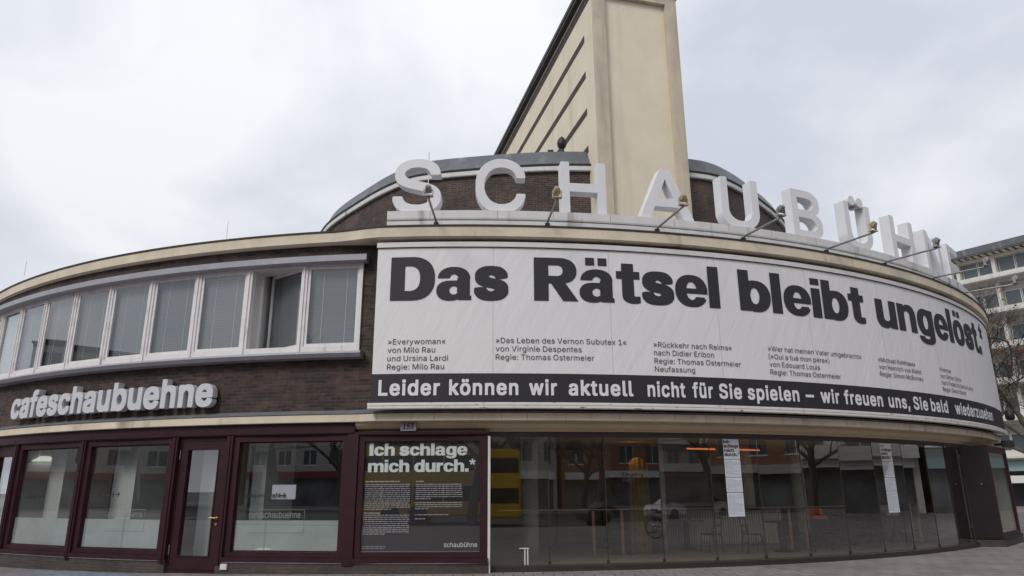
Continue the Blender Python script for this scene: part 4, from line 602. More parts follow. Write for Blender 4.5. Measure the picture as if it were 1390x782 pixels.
# ----- upper window strip
mb = MB(); mb.sweep([(21.45, 6.66), (21.80, 6.655), (21.86, 6.68), (21.86, 6.81), (21.83, 6.83), (21.5, 6.90)], -78, -5.0); obj('window_hood', mb, 'hood', B)
mb = MB(); mb.sweep([(21.45, 4.62), (21.80, 4.60), (21.90, 4.57), (21.92, 4.53), (21.85, 4.45), (21.5, 4.44)], -78, -5.05); obj('window_sill', mb, 'hood', B)
WZ0, WZ1 = 4.62, 6.68
DW = 3.69
def window(p0, p1, is_open=False):
    X, L = chordX(p0, p1, 21.66)
    f = MB(); fw = .075
    f.box(0, L, -.10, 0, WZ0, WZ0 + .13, X); f.box(0, L, -.10, 0, WZ1 - .05, WZ1 + .0, X)
    f.box(0, fw, -.10, .002, WZ0 + .13, WZ1 - .05, X); f.box(L - fw, L, -.10, .002, WZ0 + .13, WZ1 - .05, X)
    f.box(-.014, .014, -.10, .03, WZ0 + .01, WZ1 - .002, X)
    win = obj('window', f, 'sill_white', B)
    def sash(mt, par, Y, L2, blind=True):
        s = MB(); w_ = .06; z0, z1 = WZ0 + .135, WZ1 - .055
        s.box(0, L2, -.075, -.03, z0, z0 + w_, Y); s.box(0, L2, -.075, -.03, z1 - w_, z1, Y)
        s.box(0, w_, -.075, -.03, z0 + w_, z1 - w_, Y); s.box(L2 - w_, L2, -.075, -.03, z0 + w_, z1 - w_, Y)
        sa = obj('sash', s, 'sill_white', par)
        t1, t2 = random.uniform(-.008, .008), random.uniform(-.008, .008); e = MB(); e.quad([Y @ Vector(q) for q in ((w_, -.05 + t1, z0 + w_), (L2 - w_, -.05 - t1, z0 + w_), (L2 - w_, -.05 - t1 + t2, z1 - w_), (w_, -.05 + t1 + t2, z1 - w_))]); obj('pane', e, 'glass', par)
        return sa
    if not is_open:
        Y = X @ Matrix.Translation((fw + .003, 0, 0)); sash(None, win, Y, L - 2 * fw - .006)
        b = MB(); zz = WZ0 + .15
        b.quad([X @ Vector(q) for q in ((fw, -.16, zz), (L - fw, -.16, zz), (L - fw, -.16, WZ1 - .08), (fw, -.16, WZ1 - .08))], ((0, 0), (L, 0), (L, 1.85), (0, 1.85))); obj('blind', b, random.choice(['blind', 'blind', 'blind0', 'blind1']), win)
        c = MB()
        for t in (.3, .7): c.box(L * t - .004, L * t + .004, -.155, -.15, zz, WZ1 - .08, X)
        obj('blind_cord', c, 'white', win)
    else:
        Y = X @ Matrix.Translation((L - fw, -.03, 0)) @ Matrix.Rotation(radians(27), 4, 'Z') @ Matrix.Translation((-(L - 2 * fw), 0, 0)); sash(None, win, Y, L - 2 * fw)
        b = MB(); l2 = L - 2 * fw; b.quad([Y @ Vector(q) for q in ((.05, -.10, WZ0 + .2), (l2 - .05, -.10, WZ0 + .2), (l2 - .05, -.10, WZ1 - .12), (.05, -.10, WZ1 - .12))], ((0, 0), (L, 0), (L, 1.8), (0, 1.8))); obj('blind', b, 'blind0', win)  # blind added behind the open sash, its grey stands in for the pane's reflection
        r = MB(); r.box(fw - .01, fw + .02, -1.2, -.10, WZ0 + .1, WZ1 - .02, X); r.box(fw, L - fw, -.55, -.10, WZ1 - .05, WZ1 - .03, X); r.box(fw + .02, fw + .10, -.40, -.34, WZ0 + .1, WZ1 - .05, X); obj('reveal', r, 'white', win)
        k_ = MB(); k_.box(0, L, -1.3, -1.25, WZ0 - .1, WZ1 + .1, X); obj('room_wall', k_, 'int_white', win)
    return win
e0 = -5.32
for k in range(16): window(e0 - DW * (k + 1), e0 - DW * k, k == 1)
mb = MB(); mb.sweep([(20.0, 4.3), (21.0, 4.3), (21.0, 7.1), (20.0, 7.1)], -78, -14.2, 3); mb.sweep([(20.0, 4.3), (21.0, 4.3), (21.0, 7.1), (20.0, 7.1)], -8.2, -5.2, 3); mb.sweep([(19.6, 4.3), (20.3, 4.3), (20.3, 7.1), (19.6, 7.1)], -14.2, -8.2, 3); obj('upper_room_wall', mb, 'int_dark', B)
# ----- cafe shopfront
SR = 21.62
mb = MB(); mb.sweep([(21.40, 2.80), (21.68, 2.80), (21.70, 2.83), (21.70, 2.86), (21.66, 2.875), (21.66, 3.05), (21.40, 3.05)], -78, -5.28)
mb.sweep([(21.40, 2.765), (21.69, 2.765), (21.71, 2.79), (21.71, 2.835), (21.40, 2.85)], -5.25, 2.38); obj('shopfront_header', mb, 'purple', B)
def plinth(p0, p1):
    m_ = MB(); m_.sweep([(21.2, -.3), (21.68, -.3), (21.68, .185), (21.2, .185)], p0, p1); obj('plinth', m_, 'plinth', B)
    m_ = MB(); m_.sweep([(21.3, .188), (21.70, .188), (21.70, .205), (21.3, .205)], p0, p1); obj('plinth_coping', m_, 'lead', B)
def post(p):
    X, L = chordX(p - .2, p + .2, SR + .03); m_ = MB(); m_.box(.0, L, -.2, .055, .15, 2.80, X); m_.box(L * .38, L * .62, .055, .075, .15, 2.8, X); obj('shopfront_post', m_, 'purple', B)
def shop_window(p0, p1, film=True, name='shop_window'):
    X, L = chordX(p0 + .2, p1 - .2, SR); f = MB(); a = .13
    f.box(0, L, -.10, .03, .30, .40, X); f.box(0, L, -.10, .03, 2.67, 2.795, X); f.box(0, a, -.10, .03, .40, 2.67, X); f.box(L - a, L, -.10, .03, .40, 2.67, X)
    f.box(-.02, L + .02, -.15, .09, .215, .295, X)
    f.box(a - .0, L - a, -.08, -.04, .40, .425, X); f.box(a, L - a, -.08, -.04, 2.645, 2.67, X); f.box(a, a + .025, -.08, -.04, .425, 2.645, X); f.box(L - a - .025, L - a, -.08, -.04, .425, 2.645, X)
    wn = obj(name, f, 'purple', B)
    q = MB(); q.quad([X @ Vector(v) for v in ((a + .02, -.06, .42), (L - a - .02, -.06, .42), (L - a - .02, -.06, 2.65), (a + .02, -.06, 2.65))]); obj('pane', q, 'cafeglass', wn)
    if film:
        q = MB(); q.box(a + .02, L - a - .02, -.075, -.068, .42, 1.03, X); obj('frosted_film', q, 'film', wn)
    return X, L
def door(p0, p1):
    X, L = chordX(p0 + .2, p1 - .2, SR); f = MB(); a = .24
    zb = zg(X.translation.x) + .012
    f.box(0, L, -.10, -.01, zb, .30, X); f.box(0, L, -.10, -.01, 2.52, 2.795, X); f.box(0, a, -.10, -.01, .30, 2.52, X); f.box(L - a, L, -.10, -.01, .30, 2.52, X)
    f.box(.03, L - .03, -.01, .01, .03, .09, X); f.box(.05, .06, -.01, .004, .1, 2.72, X); f.box(L - .06, L - .05, -.01, .004, .1, 2.72, X); f.box(.06, L - .06, -.01, .004, 2.71, 2.72, X)
    for s_ in ((a - .012, a, .3, 2.52), (L - a, L - a + .012, .3, 2.52), (a, L - a, .288, .3), (a, L - a, 2.52, 2.532)): f.box(s_[0], s_[1], -.01, .008, s_[2], s_[3], X)
    d = obj('door', f, 'purple', B)
    q = MB(); q.quad([X @ Vector(v) for v in ((a, -.06, .30), (L - a, -.06, .30), (L - a, -.06, 2.52), (a, -.06, 2.52))]); obj('pane', q, 'cafeglass', d)
    q = MB(); q.tube([X @ Vector(v) for v in ((L - .12, -.01, 1.08), (L - .12, .06, 1.08))], .016); q.tube([X @ Vector(v) for v in ((L - .105, .055, 1.08), (L - .26, .06, 1.082))], .013); q.tube([X @ Vector(v) for v in ((L - .12, -.01, 1.08), (L - .12, .012, 1.08))], .032, 12); q.tube([X @ Vector(v) for v in ((L - .12, -.01, .95), (L - .12, .012, .95))], .028, 12); obj('handle', q, 'brass', d)
    for z in (.42, 2.42):
        q = MB(); q.tube([X @ Vector(v) for v in ((.04, .012, z - .1), (.04, .012, z + .1))], .012); obj('hinge', q, 'silver', d)
MOD = [('w', -54.2, -46.6), ('w', -46.6, -39.0), ('d', -35.15, -31.4), ('w', -31.4, -24.0), ('w', -24.0, -16.6), ('d', -16.6, -12.85), ('w', -12.85, -5.42)]
MOD.insert(2, ('w', -39.0, -35.15)); SHOP = {}
for t, a, b in MOD:
    if t == 'w': SHOP[a] = shop_window(a, b); plinth(a - .2, b + .2)
    else: door(a, b)
for p in (-54.2, -46.6, -39.0, -35.15, -31.4, -24.0, -16.6, -12.85): post(p)
X, L = chordX(-5.62, -5.02, SR + .03); mb = MB(); mb.box(0, L, -.2, .055, .15, 2.80, X); obj('shopfront_post', mb, 'purple', B)
# poster case next to the foyer glass
plinth(-5.22, 2.36)
# ----- interior shell
mb = MB(); mb.sweep([(13.5, -.02), (21.4, -.02), (21.4, .012), (13.5, .012)], -60, 58, 2); obj('foyer_floor', mb, 'int_floor', B)
mb = MB(); mb.sweep([(13.0, 2.86), (21.35, 2.86), (21.35, 3.0), (13.0, 3.0)], 2.5, 58, 2); mb.sweep([(13.0, 2.92), (21.35, 2.92), (21.35, 3.0), (13.0, 3.0)], -60, 2.5, 2); obj('foyer_ceiling', mb, 'int_ceiling', B)
mb = MB(); mb.sweep([(13.0, 0), (13.6, 0), (13.6, 2.9), (13.0, 2.9)], -1, 58, 2); obj('foyer_back_wall', mb, 'int_warm', B)
mb = MB(); mb.sweep([(16.0, 0), (16.4, 0), (16.4, 2.92), (16.0, 2.92)], -60, -1, 2); obj('cafe_back_wall', mb, 'cafe_wall', B)
for p_ in (6.3, 18.6, 29.3, 37.6):
    q = cp(p_, 17.2); obj('foyer_column', MB().tube([(q.x, q.y, .01), (q.x, q.y, 2.85)], .2, 20), 'int_white', B, smooth=True)
mb = MB()
for a, b in ((-30.9, -29.0), (-23.6, -21.6), (-16.2, -15.2), (-12.5, -11.6), (-38.6, -37)): mb.sweep([(19.6, 0.02), (20.9, 0.02), (20.9, 2.9), (19.6, 2.9)], a, b)
obj('cafe_pillar', mb, 'int_white', B)
mb = MB()
for p_ in (54.5, -56.0):
    X, L = chordX(p_, p_ + .6, 21.5); mb.box(0, L, -9.0, -.05, .0, 3.0, X)
mb.sweep([(21.3, -.3), (21.55, -.3), (21.55, 3.04), (21.3, 3.04)], 51.2, 78); mb.sweep([(21.3, -.3), (21.55, -.3), (21.55, 3.04), (21.3, 3.04)], -78, -54.4)
obj('ground_floor_wall', mb, 'int_dark', B)
X, L = chordX(-5.4, 2.4, 21.3); mb = MB(); mb.box(0, L, -.75, -.7, 0, 2.9, X); mb.box(L - .03, L + .01, -.75, .3, .0, 2.8, X); mb.box(-.03, 0.02, -.75, .0, 0, 2.9, X); obj('poster_case_back', mb, 'brownblack', B)
X, L = chordX(2.3, 2.44, 21.42); mb = MB(); mb.box(0, L, -.06, .25, .0, 2.74, X); obj('end_trim', mb, 'dirtywhite', B)
# ----- drum and roof behind
HALF = [(0, 24.18), (1.6, 24.28), (3.1, 24.5), (4.9, 24.85), (6.0, 25.3), (7.25, 26.4), (8.55, 27.9), (9.6, 29.2), (10.45, 30.5), (11.3, 32.4), (11.9, 34.5), (12.2, 37), (12.3, 48)]
def smooth_half():
    P = [Vector((-HALF[1][0], HALF[1][1]))] + [Vector(h) for h in HALF] + [Vector((12.3, 50))]; out = []
    for i in range(1, len(P) - 2):
        a, b, c, d = P[i - 1:i + 3]
        for k in range(5):
            t = k / 5; out.append(.5 * (2 * b + (c - a) * t + (2 * a - 5 * b + 4 * c - d) * t * t + (3 * b - a - 3 * c + d) * t ** 3))
    out.append(P[-2]); return out
H2 = smooth_half()
RING = [Vector((2.0 - h.x, h.y)) for h in H2[::-1]] + [Vector((2.0 + h.x, h.y)) for h in H2[1:]]
NR = []
for i, p in enumerate(RING):
    d = (RING[min(i + 1, len(RING) - 1)] - RING[max(i - 1, 0)]).normalized(); NR.append(Vector((d.y, -d.x)))
def ring_sweep(prof, closed=True, keep=None):
    m_ = MB(); k = len(prof); s = 0; S_ = [0]
    for a, b in zip(RING, RING[1:]): S_.append(S_[-1] + (b - a).length)
    for p, n in zip(RING, NR):
        for o_, z in prof: m_.v.append(Vector((p.x + n.x * o_, p.y + n.y * o_, z)))
    for a in range(len(RING) - 1):
        for j in range(k if closed else k - 1):
            j2 = (j + 1) % k
            m_.f.append((a * k + j, (a + 1) * k + j, (a + 1) * k + j2, a * k + j2)); m_.mi.append(0)
            m_.uv.append(((S_[a], prof[j][1]), (S_[a + 1], prof[j][1]), (S_[a + 1], prof[j2][1]), (S_[a], prof[j2][1])))
    return m_
obj('drum_wall', ring_sweep([(0, 7.4), (0, 13.05), (-.3, 13.05), (-.3, 7.4)]), 'brick2', B)
obj('drum_cornice', ring_sweep([(-.2, 13.02), (.12, 13.0), (.14, 13.03), (.14, 13.19), (-.2, 13.22)]), 'dirtywhite', B)
obj('drum_roof_edge', ring_sweep([(-.2, 13.225), (.16, 13.2), (.19, 13.26), (.14, 13.29), (-.2, 13.30)]), 'edge', B)
m_ = ring_sweep([(-.1, 13.25), (.10, 13.28), (-.22, 13.95), (-.30, 13.99), (-.7, 14.02), (-.7, 13.25)])
obj('drum_roof', m_, 'roofing', B)
m_ = MB(); m_.quad([(p.x - n.x * .5, p.y - n.y * .5, 13.9) for p, n in zip(RING, NR)]); obj('drum_roof_deck', m_, 'roofing', B)
# ----- slab tower: axis u runs back to the left, n across
TA = radians(-14.4); AU = Vector((sin(TA), cos(TA), 0)); AN = Vector((cos(TA), -sin(TA), 0))
TX = Matrix(((AN.x, AU.x, 0, 0), (AN.y, AU.y, 0, 0), (0, 0, 1, 0), (0, 0, 0, 1)))
n0, n1, u0 = 8.86, 12.37, 21.68
mb = MB(); mb.box(n0, n1, u0 + .20, u0 + 34, 7.3, 20.66, TX); tw = obj('tower', mb, 'tower', B)
mb = MB(); mb.box(n0 - .004, n0 + .46, u0, u0 + .199, 7.3, 20.66, TX); mb.box(n1 - .46, n1 + .004, u0, u0 + .199, 7.3, 20.66, TX); mb.box(n0 + .46, n1 - .46, u0 + .02, u0 + .199, 20.15, 20.66, TX); obj('tower_pilaster', mb, 'tower_g', tw)
mb = MB(); mb.box(n0 - .22, n1 + .22, u0 - .22, u0 + 34.2, 20.67, 20.80, TX); mb.box(n0 - .26, n1 + .26, u0 - .26, u0 + 34.3, 20.803, 20.98, TX); obj('tower_roof', mb, 'edge', tw)
for za, zb, us in ((20.10, 20.52, 22.0), (18.62, 18.93, 22.78), (17.02, 17.31, 22.77), (15.42, 15.70, 22.77), (13.85, 14.12, 22.77)):
    mb = MB(); mb.box(n0 - .012, n0 + .02, us, u0 + 33, za, zb)
    for i, v in enumerate(mb.v): mb.v[i] = TX @ v
    st = obj('brick_stripe', mb, 'stripe', tw)
# roof vent, cable bracket
V = thing('roof_vent', 'small dark onion-topped vent on the drum roof left of the tower', 'vent', (1.95, 24.75, 13.98))
mb = MB(); mb.lathe([(.0, 0), (.10, 0), (.10, .2), (.07, .24), (.09, .28), (.17, .40), (.19, .52), (.15, .66), (.06, .78), (0.0, .82)], (1.95, 24.75, 13.95), 14); obj('cowl', mb, 'black', V, smooth=True)
mb = MB(); mb.box(1.40, 1.62, 24.6, 24.8, 13.9, 14.13); obj('box', mb, 'black', V)
tag(obj('roof_bracket', MB().tube([(2.75, 24.7, 13.95), (2.95, 24.6, 14.35), (3.12, 24.5, 14.3), (3.1, 24.45, 13.9)], .03), 'edge'), 'bent dark bracket at the drum roof end against the tower', 'bracket')
# lightning rods
for p_, lab in ((-14.0, 'thin lightning rod on the left cornice nearer the banner'), (-33.2, 'thin lightning rod on the left cornice farther from the banner')):
    q = cp(p_, 22.0); tag(obj('lightning_rod', MB().tube([(q.x, q.y, 7.36), (q.x, q.y, 7.80)], .005, 5), 'steel', loc=(q.x, q.y, 7.36)), lab, 'lightning rod', 'lightning rods')
q = cp(-2.0, 20.5); tag(obj('lightning_rod', MB().tube([(q.x, q.y, 7.5), (q.x, q.y, 10.0)], .012, 5), 'white', loc=(q.x, q.y, 7.5)), 'tall thin white rod behind the first rooftop letter', 'lightning rod', 'lightning rods')

# ------------------------------------------------------------------ banner
PB0, PB1 = -4.15, 53.6
q0 = cp(25, 22.1)
BN = thing('banner', 'long white cloth banner with black headline and dark strip around the curved front', 'banner', (q0.x, q0.y, 3.3))
def grid(p0, p1, r, z0, z1, nx, nz, amp=0.0):
    m_ = MB(); rnd = random.Random(3)
    for i in range(nx + 1):
        p = p0 + (p1 - p0) * i / nx
        for j in range(nz + 1):
            z = z0 + (z1 - z0) * j / nz
            u = radians(p) * 22.1
            d = amp * (sin(u * 1.7 + z * .9) * .5 + sin(u * 3.9 - z * 2.3 + 1) * .3 + sin(u * .6 + z * 3.1) * .4)
            edge = .0
            m_.v.append(cp(p, r + d, z + edge))
    for i in range(nx):
        for j in range(nz):
            a = i * (nz + 1) + j; m_.f.append((a, a + nz + 1, a + nz + 2, a + 1)); m_.mi.append(0)
            U = lambda ii: radians(p0 + (p1 - p0) * ii / nx) * 22.1
            Z = lambda jj: z0 + (z1 - z0) * jj / nz
            m_.uv.append(((U(i), Z(j)), (U(i + 1), Z(j)), (U(i + 1), Z(j + 1)), (U(i), Z(j + 1))))
    return m_
c_ = grid(PB0, PB1, 22.085, 4.02, 6.86, 180, 12, .002)
cl = obj('cloth', c_, 'banner', BN, smooth=True); s_ = cl.modifiers.new('thick', 'SOLIDIFY'); s_.thickness = .004; s_.offset = -1; s_.use_rim = False
c_ = grid(PB0, PB1, 22.086, 3.41, 4.017, 180, 4, .002)
cl = obj('dark_strip', c_, 'strip', BN, smooth=True); s_ = cl.modifiers.new('thick', 'SOLIDIFY'); s_.thickness = .004; s_.offset = -1; s_.use_rim = False
mb = MB(); mb.sweep([(22.06, 6.862), (22.115, 6.862), (22.115, 6.965), (22.09, 6.985), (22.0, 6.985), (22.0, 6.862)], PB0 - .05, PB1 + .3); obj('top_batten', mb, 'white', BN)
mb = MB(); mb.sweep([(22.06, 6.85), (22.12, 6.85), (22.12, 6.86), (22.06, 6.86)], PB0 - .05, PB1 + .2); obj('batten_painted_shadow', mb, 'black', BN)  # solid black strip, painted in as the shadow line below the batten
mb = MB(); mb.sweep([(22.0, 3.275), (22.12, 3.275), (22.13, 3.29), (22.13, 3.335), (22.10, 3.34), (22.13, 3.345), (22.13, 3.395), (22.11, 3.405), (22.0, 3.405)], PB0 - .15, PB1 + .3); obj('bottom_rail', mb, 'rail', BN)
mb = MB(); mb.sweep([(21.62, 3.40), (22.06, 3.40), (22.06, 6.9), (21.62, 6.9)], PB1 + .1, PB1 + 1.6); obj('end_frame', mb, 'dirtywhite', BN)
mb = MB()
for k in range(26):
    p = PB0 + 1 + k * 2.17; X, L = chordX(p, p + .12, 21.6); mb.box(0, L, 0, .45, 3.36, 3.40, X)
obj('rail_bracket', mb, 'steel', BN)
HR = 22.096
WORDS = [('Das', -3.33, 3.42), ('Rätsel', 4.89, 16.34), ('bleibt', 17.72, 28.10), ('ungelöst.*', 29.3, 48.9)]
for wd, a, b in WORDS:
    mb = MB(); me = cutx(fill(layout('K', wd, 1.0, radians(b - a) * 22.1))); mb.add(me, fn=wrap(me, a, HR, 5.63)); obj('headline_word', mb, 'print', BN)
for wd, a, b in (('Leider', -3.75, -.35), ('können', .15, 3.95), ('wir', 4.55, 6.1), ('aktuell', 6.75, 10.45), ('nicht', 11.3, 13.6), ('für', 14.05, 15.35), ('Sie', 15.75, 17.25), ('spielen', 17.65, 21.35), ('–', 21.85, 22.5), ('wir', 23.05, 24.6), ('freuen', 25.0, 28.6), ('uns,', 29.2, 31.5), ('Sie', 31.95, 33.75), ('bald', 34.15, 36.6), ('wiederzusehen', 37.8, 46.6)):
    mb = MB(); me = cutx(fill(layout('B', wd, .335, radians(b - a) * 22.1))); mb.add(me, fn=wrap(me, a, HR, 3.555)); obj('message_word', mb, 'white_print', BN)
CRED = [(-3.33, 4.655, ['»Everywoman«', 'von Milo Rau', 'und Ursina Lardi', 'Regie: Milo Rau']), (2.70, 4.675, ['»Das Leben des Vernon Subutex 1«', 'von Virginie Despentes', 'Regie: Thomas Ostermeier']),
        (11.82, 4.655, ['»Rückkehr nach Reims«', 'nach Didier Eribon', 'Regie: Thomas Ostermeier', 'Neufassung']), (19.4, 4.70, ['»Wer hat meinen Vater umgebracht«', '(»Qui a tué mon père«)', 'von Edouard Louis', 'Regie: Thomas Ostermeier']),
        (28.75, 4.69, ['»Michael Kohlhaas«', 'von Heinrich von Kleist', 'Regie: Simon McBurney']), (36.34, 4.69, ['»Yerma«', 'von Simon Stone', 'nach Federico García Lorca', 'Regie: Simon Stone'])]
for p, z, ls in CRED:
    for k, t in enumerate(ls):
        mb = MB(); me = cutx(fill(layout('R', t, .118, space=.34, track=.02))); mb.add(me, fn=wrap(me, p, HR, z - .182 * k)); obj('credit_line', mb, 'grey_print', BN)
# bracket and dome lamp beyond the banner's far end
BR = thing('projecting_bracket', 'dark curved bracket at the far right edge of the banner', 'bracket', cp(54.6, 22.1, 6.3))
mb = MB(); mb.tube([cp(55.0, 21.9, 6.65), cp(54.8, 22.35, 6.62), cp(54.6, 22.62, 6.45), cp(54.6, 22.68, 6.1), cp(54.6, 22.6, 5.5)], [.03, .035, .035, .03, .02]); obj('arm', mb, 'black', BR)
DM = thing('dome_lamp', 'round dark dome lamp low at the far right end of the banner', 'lamp', cp(53.6, 22.3, 3.9))
mb = MB(); q = cp(54.4, 22.28); mb.lathe([(0, 4.15), (.06, 4.14), (.12, 4.07), (.145, 3.95), (.145, 3.85), (.10, 3.78), (0, 3.77)], (q.x, q.y, 0), 16); obj('dome', mb, 'black', DM, smooth=True)
mb = MB(); mb.tube([cp(54.4, 21.7, 4.05), cp(54.4, 22.2, 4.05)], .03); obj('arm', mb, 'black', DM)

# ------------------------------------------------------------------ rooftop letters
LET = [('S', -3.55, -.62, 'white box letter S, first of the rooftop letters'), ('C', 1.5, 4.5, 'white box letter C on the roof edge between S and H'), ('H', 6.74, 9.55, 'white box letter H on the roof edge between C and A'),
       ('A', 11.75, 15.3, 'white box letter A on the roof edge in front of the tower'), ('U', 17.45, 20.3, 'white box letter U without dots on the roof edge right of the tower'), ('B', 23.1, 25.75, 'white box letter B on the roof edge between the two letters U'),
       ('Ü', 28.2, 31.05, 'white box letter U with two dots above it on the roof edge'), ('H', 33.6, 36.95, 'white box letter H on the roof edge right of the dotted U'), ('N', 38.95, 42.2, 'white box letter N on the roof edge, last but one'), ('E', 44.0, 47.3, 'white box letter E, last of the rooftop letters at the right')]
for ch, a, b, lab in LET:
    r_ = 21.9; pa, pb = cp(a, r_), cp(b, r_); wd = (pb - pa).length; ex = (pb - pa).normalized(); ey = Vector((ex.y, -ex.x, 0)); D = .29
    me = fill(layout('L', 'U' if ch == 'Ü' else ch, 1.33, wd), D / 2 - .006, .006)
    X = Matrix(((ex.x, ey.x, 0, 0), (ex.y, ey.y, 0, 0), (0, 0, 1, 0), (0, 0, 0, 1)))
    l_ = MB(); l_.add(me, fn=lambda v: X @ Vector((v.x - wd / 2, v.z - D / 2, v.y)))
    c0 = (pa + pb) / 2 + Vector((0, 0, 7.775))
    o = obj('sign_letter', l_, 'letter', None, local=True); o.location = c0; tag(o, lab, 'letter', 'letters of the rooftop sign')
    if ch == 'Ü':
        for sx in (-.17, .17):
            d_ = MB(); ci = [(sx + .135 * cos(2 * pi * k / 24), 1.40 + .135 * sin(2 * pi * k / 24)) for k in range(24)]
            me = fill([ci], D / 2 - .006, .006); d_.add(me, fn=lambda v: X @ Vector((v.x, v.z - D / 2, v.y))); obj('dot', d_, 'letter', o, local=True)
        d_ = MB(); d_.box(-.3, .3, -.25, -.1, 1.28, 1.335, X); obj('dot_mount', d_, 'steel', o, local=True)
    f_ = MB(); f_.box(-wd * .42, -wd * .2, -D * .8, -.12, -.012, .02, X); f_.box(wd * .2, wd * .42, -D * .8, -.12, -.012, .02, X); obj('mount_plate', f_, 'steel', o, local=True)

# floodlights on radial arms
FL = [(-.81, 'leftmost floodlight arm, in front of the rooftop letter S', 0), (5.76, 'floodlight with brassy head between the rooftop letters C and H', 1), (12.56, 'floodlight with brassy head before the rooftop letter A', 1), (18.52, 'floodlight arm under the undotted rooftop U', 0),
      (25.3, 'floodlight arm under the dotted rooftop U', 1), (31.37, 'floodlight arm before the rooftop H beside the dotted U', 0), (38.2, 'floodlight arm in front of the rooftop letter N', 0), (44.8, 'rightmost floodlight arm reaching past the rooftop E', 0)]
def floodlight():
    r = thing('floodlight', '', 'floodlight')
    a_ = MB(); a_.tube([(0, 0, 0), (0, -.06, .06), (0, -1.40, .05)], .026, 8); obj('arm', a_, 'steel', r, local=True)
    a_ = MB(); a_.box(-.05, .05, -.04, .06, -.10, .04); obj('base', a_, 'black', r, local=True)
    h = MB(); h.box(-.10, .10, -1.46, -1.34, .07, .09); h.box(-.10, -.085, -1.43, -1.37, .09, .24); h.box(.085, .10, -1.43, -1.37, .09, .24)
    y = obj('yoke', h, 'steel', r, local=True)
    h = MB(); Y = Matrix.Translation((0, -1.40, .22)) @ Matrix.Rotation(radians(-40), 4, 'X') @ Matrix.Scale(.66, 4)
    h.box(-.095, .095, -.07, .05, -.10, .10, Y); h.box(-.075, .075, -.13, -.07, -.08, .08, Y); h.box(-.11, .11, .05, .06, -.115, .115, Y)
    for k in range(4): h.box(-.07 + k * .04, -.055 + k * .04, -.16, -.13, -.07, .07, Y)
    obj('head', h, 'steel', r, local=True)
    h = MB(); h.box(-.085, .085, .061, .066, -.09, .09, Y); obj('lens', h, 'silver', r, local=True)
    return r
f0 = floodlight()
for k, (p, lab, br) in enumerate(FL):
    o = f0 if k == 0 else copy_tree(f0)
    o.location = cp(p, 22.04, 7.43); o.rotation_euler = (0, 0, radians(p)); tag(o, lab, 'floodlight', 'floodlights along the roof edge')
    if br:
        for c in kids(o):
            if c.name.split('.')[0] in ('yoke', 'head'):
                c.data = c.data.copy(); c.data.materials[0] = M['gold']

# ------------------------------------------------------------------ cafe wall sign
SG = thing('cafe_sign', 'light grey lower-case cafe sign of box letters on the brick wall', 'sign', cp(-23.5, 21.7, 3.45))
T = 'cafeschaubuehne'; k = radians(32.35 - 14.1) * 22.1; pol = []; x = 0
for ch in T:
    adv, ps = glyph('C', ch); pol.append((x, ps)); x += adv - .055
xs = [x_ + a for x_, ps in pol for q in ps for a, _ in q]; sx = k / (max(xs) - min(xs)); x00 = min(xs)
for x_, ps in pol:
    poly = [[((x_ + a - x00) * sx, b * .66) for a, b in q] for q in ps]
    me = fill(poly, .08, .005); l_ = MB(); l_.add(me, fn=lambda v: cp(-32.35 + degrees(v.x / 22.1), 21.75 + v.z, 3.455 + v.y)); obj('letter', l_, 'cafe', SG)

# house number
HN = thing('house_number_plate', 'small grey plate with dark italic 153 above the poster case', 'house number', cp(-2.17, 21.72, 2.94))
X, L = chordX(-2.62, -1.74, 21.75); mb = MB(); mb.box(0, L, -.02, 0, 2.85, 3.035, X); obj('plate', mb, mat('plate_grey', (.24, .235, .26), .5), HN)
me = fill(layout('B', '153', .12, .24, slant=.22)); mb = MB(); Y = X @ Matrix.Translation((.045, .004, 2.885)); mb.add(me, fn=flat(me, Y)); obj('digits', mb, 'black', HN)

# ------------------------------------------------------------------ poster case
PC = thing('poster_case', 'aubergine framed showcase with dark poster and white heading beside the foyer glass', 'showcase', cp(-1.5, 21.6, .2))
X, L = chordX(-5.0, 2.30, SR + .015); mb = MB(); a = .16
mb.box(0, L, -.12, .03, .30, .40, X); mb.box(0, L, -.12, .03, 2.645, 2.76, X); mb.box(0, a - .04, -.12, .03, .40, 2.645, X); mb.box(L - a, L, -.12, .03, .40, 2.645, X); mb.box(-.02, L + .01, -.15, .10, .21, .295, X)
obj('frame', mb, 'purple', PC)
mb = MB(); mb.quad([X @ Vector(v) for v in ((a - .04, -.02, .4), (L - a, -.02, .4), (L - a, -.02, 2.645), (a - .04, -.02, 2.645))]); obj('pane', mb, 'posterglass', PC)
mb = MB(); mb.box(a - .04, L - a, -.12, -.055, .4, 2.645, X); po = obj('poster', mb, 'poster', PC)
mb = MB(); mb.box(a - .01, L - a - .02, -.05, -.045, .412, .424, X); obj('bottom_clip', mb, 'silver', PC)
# positions inside the frame from the photograph
X0 = lambda p: (p + 5.0) / 7.3 * L
mb = MB()
for t, z, x0, x1 in (('Ich schlage', 2.345, X0(-4.45), X0(1.13)), ('mich durch.*', 2.005, X0(-4.48), X0(1.60))):
    me = fill(layout('K', t, .255, x1 - x0, space=.33)); Y = X @ Matrix.Translation((x0, -.045, z)); mb.add(me, fn=flat(me, Y))
me = fill(layout('R', 'schaubühne', .095, X0(1.72) - X0(-.1))); Y = X @ Matrix.Translation((X0(-.1), -.045, .50)); mb.add(me, fn=flat(me, Y))
rp = mat('poster_white', (.74, .80, .79), .6); obj('heading', mb, rp, po)
rnd = random.Random(5); LETS = 'eeeennnniiiissssrrrraaattuuddhhllccgmobfw'
def fake(nmax):
    s = ''; n = rnd.randint(3, 9)
    while len(s) < nmax: s += ''.join(rnd.choice(LETS) for _ in range(n)) + ' '; n = rnd.randint(2, 10)
    return s.strip()
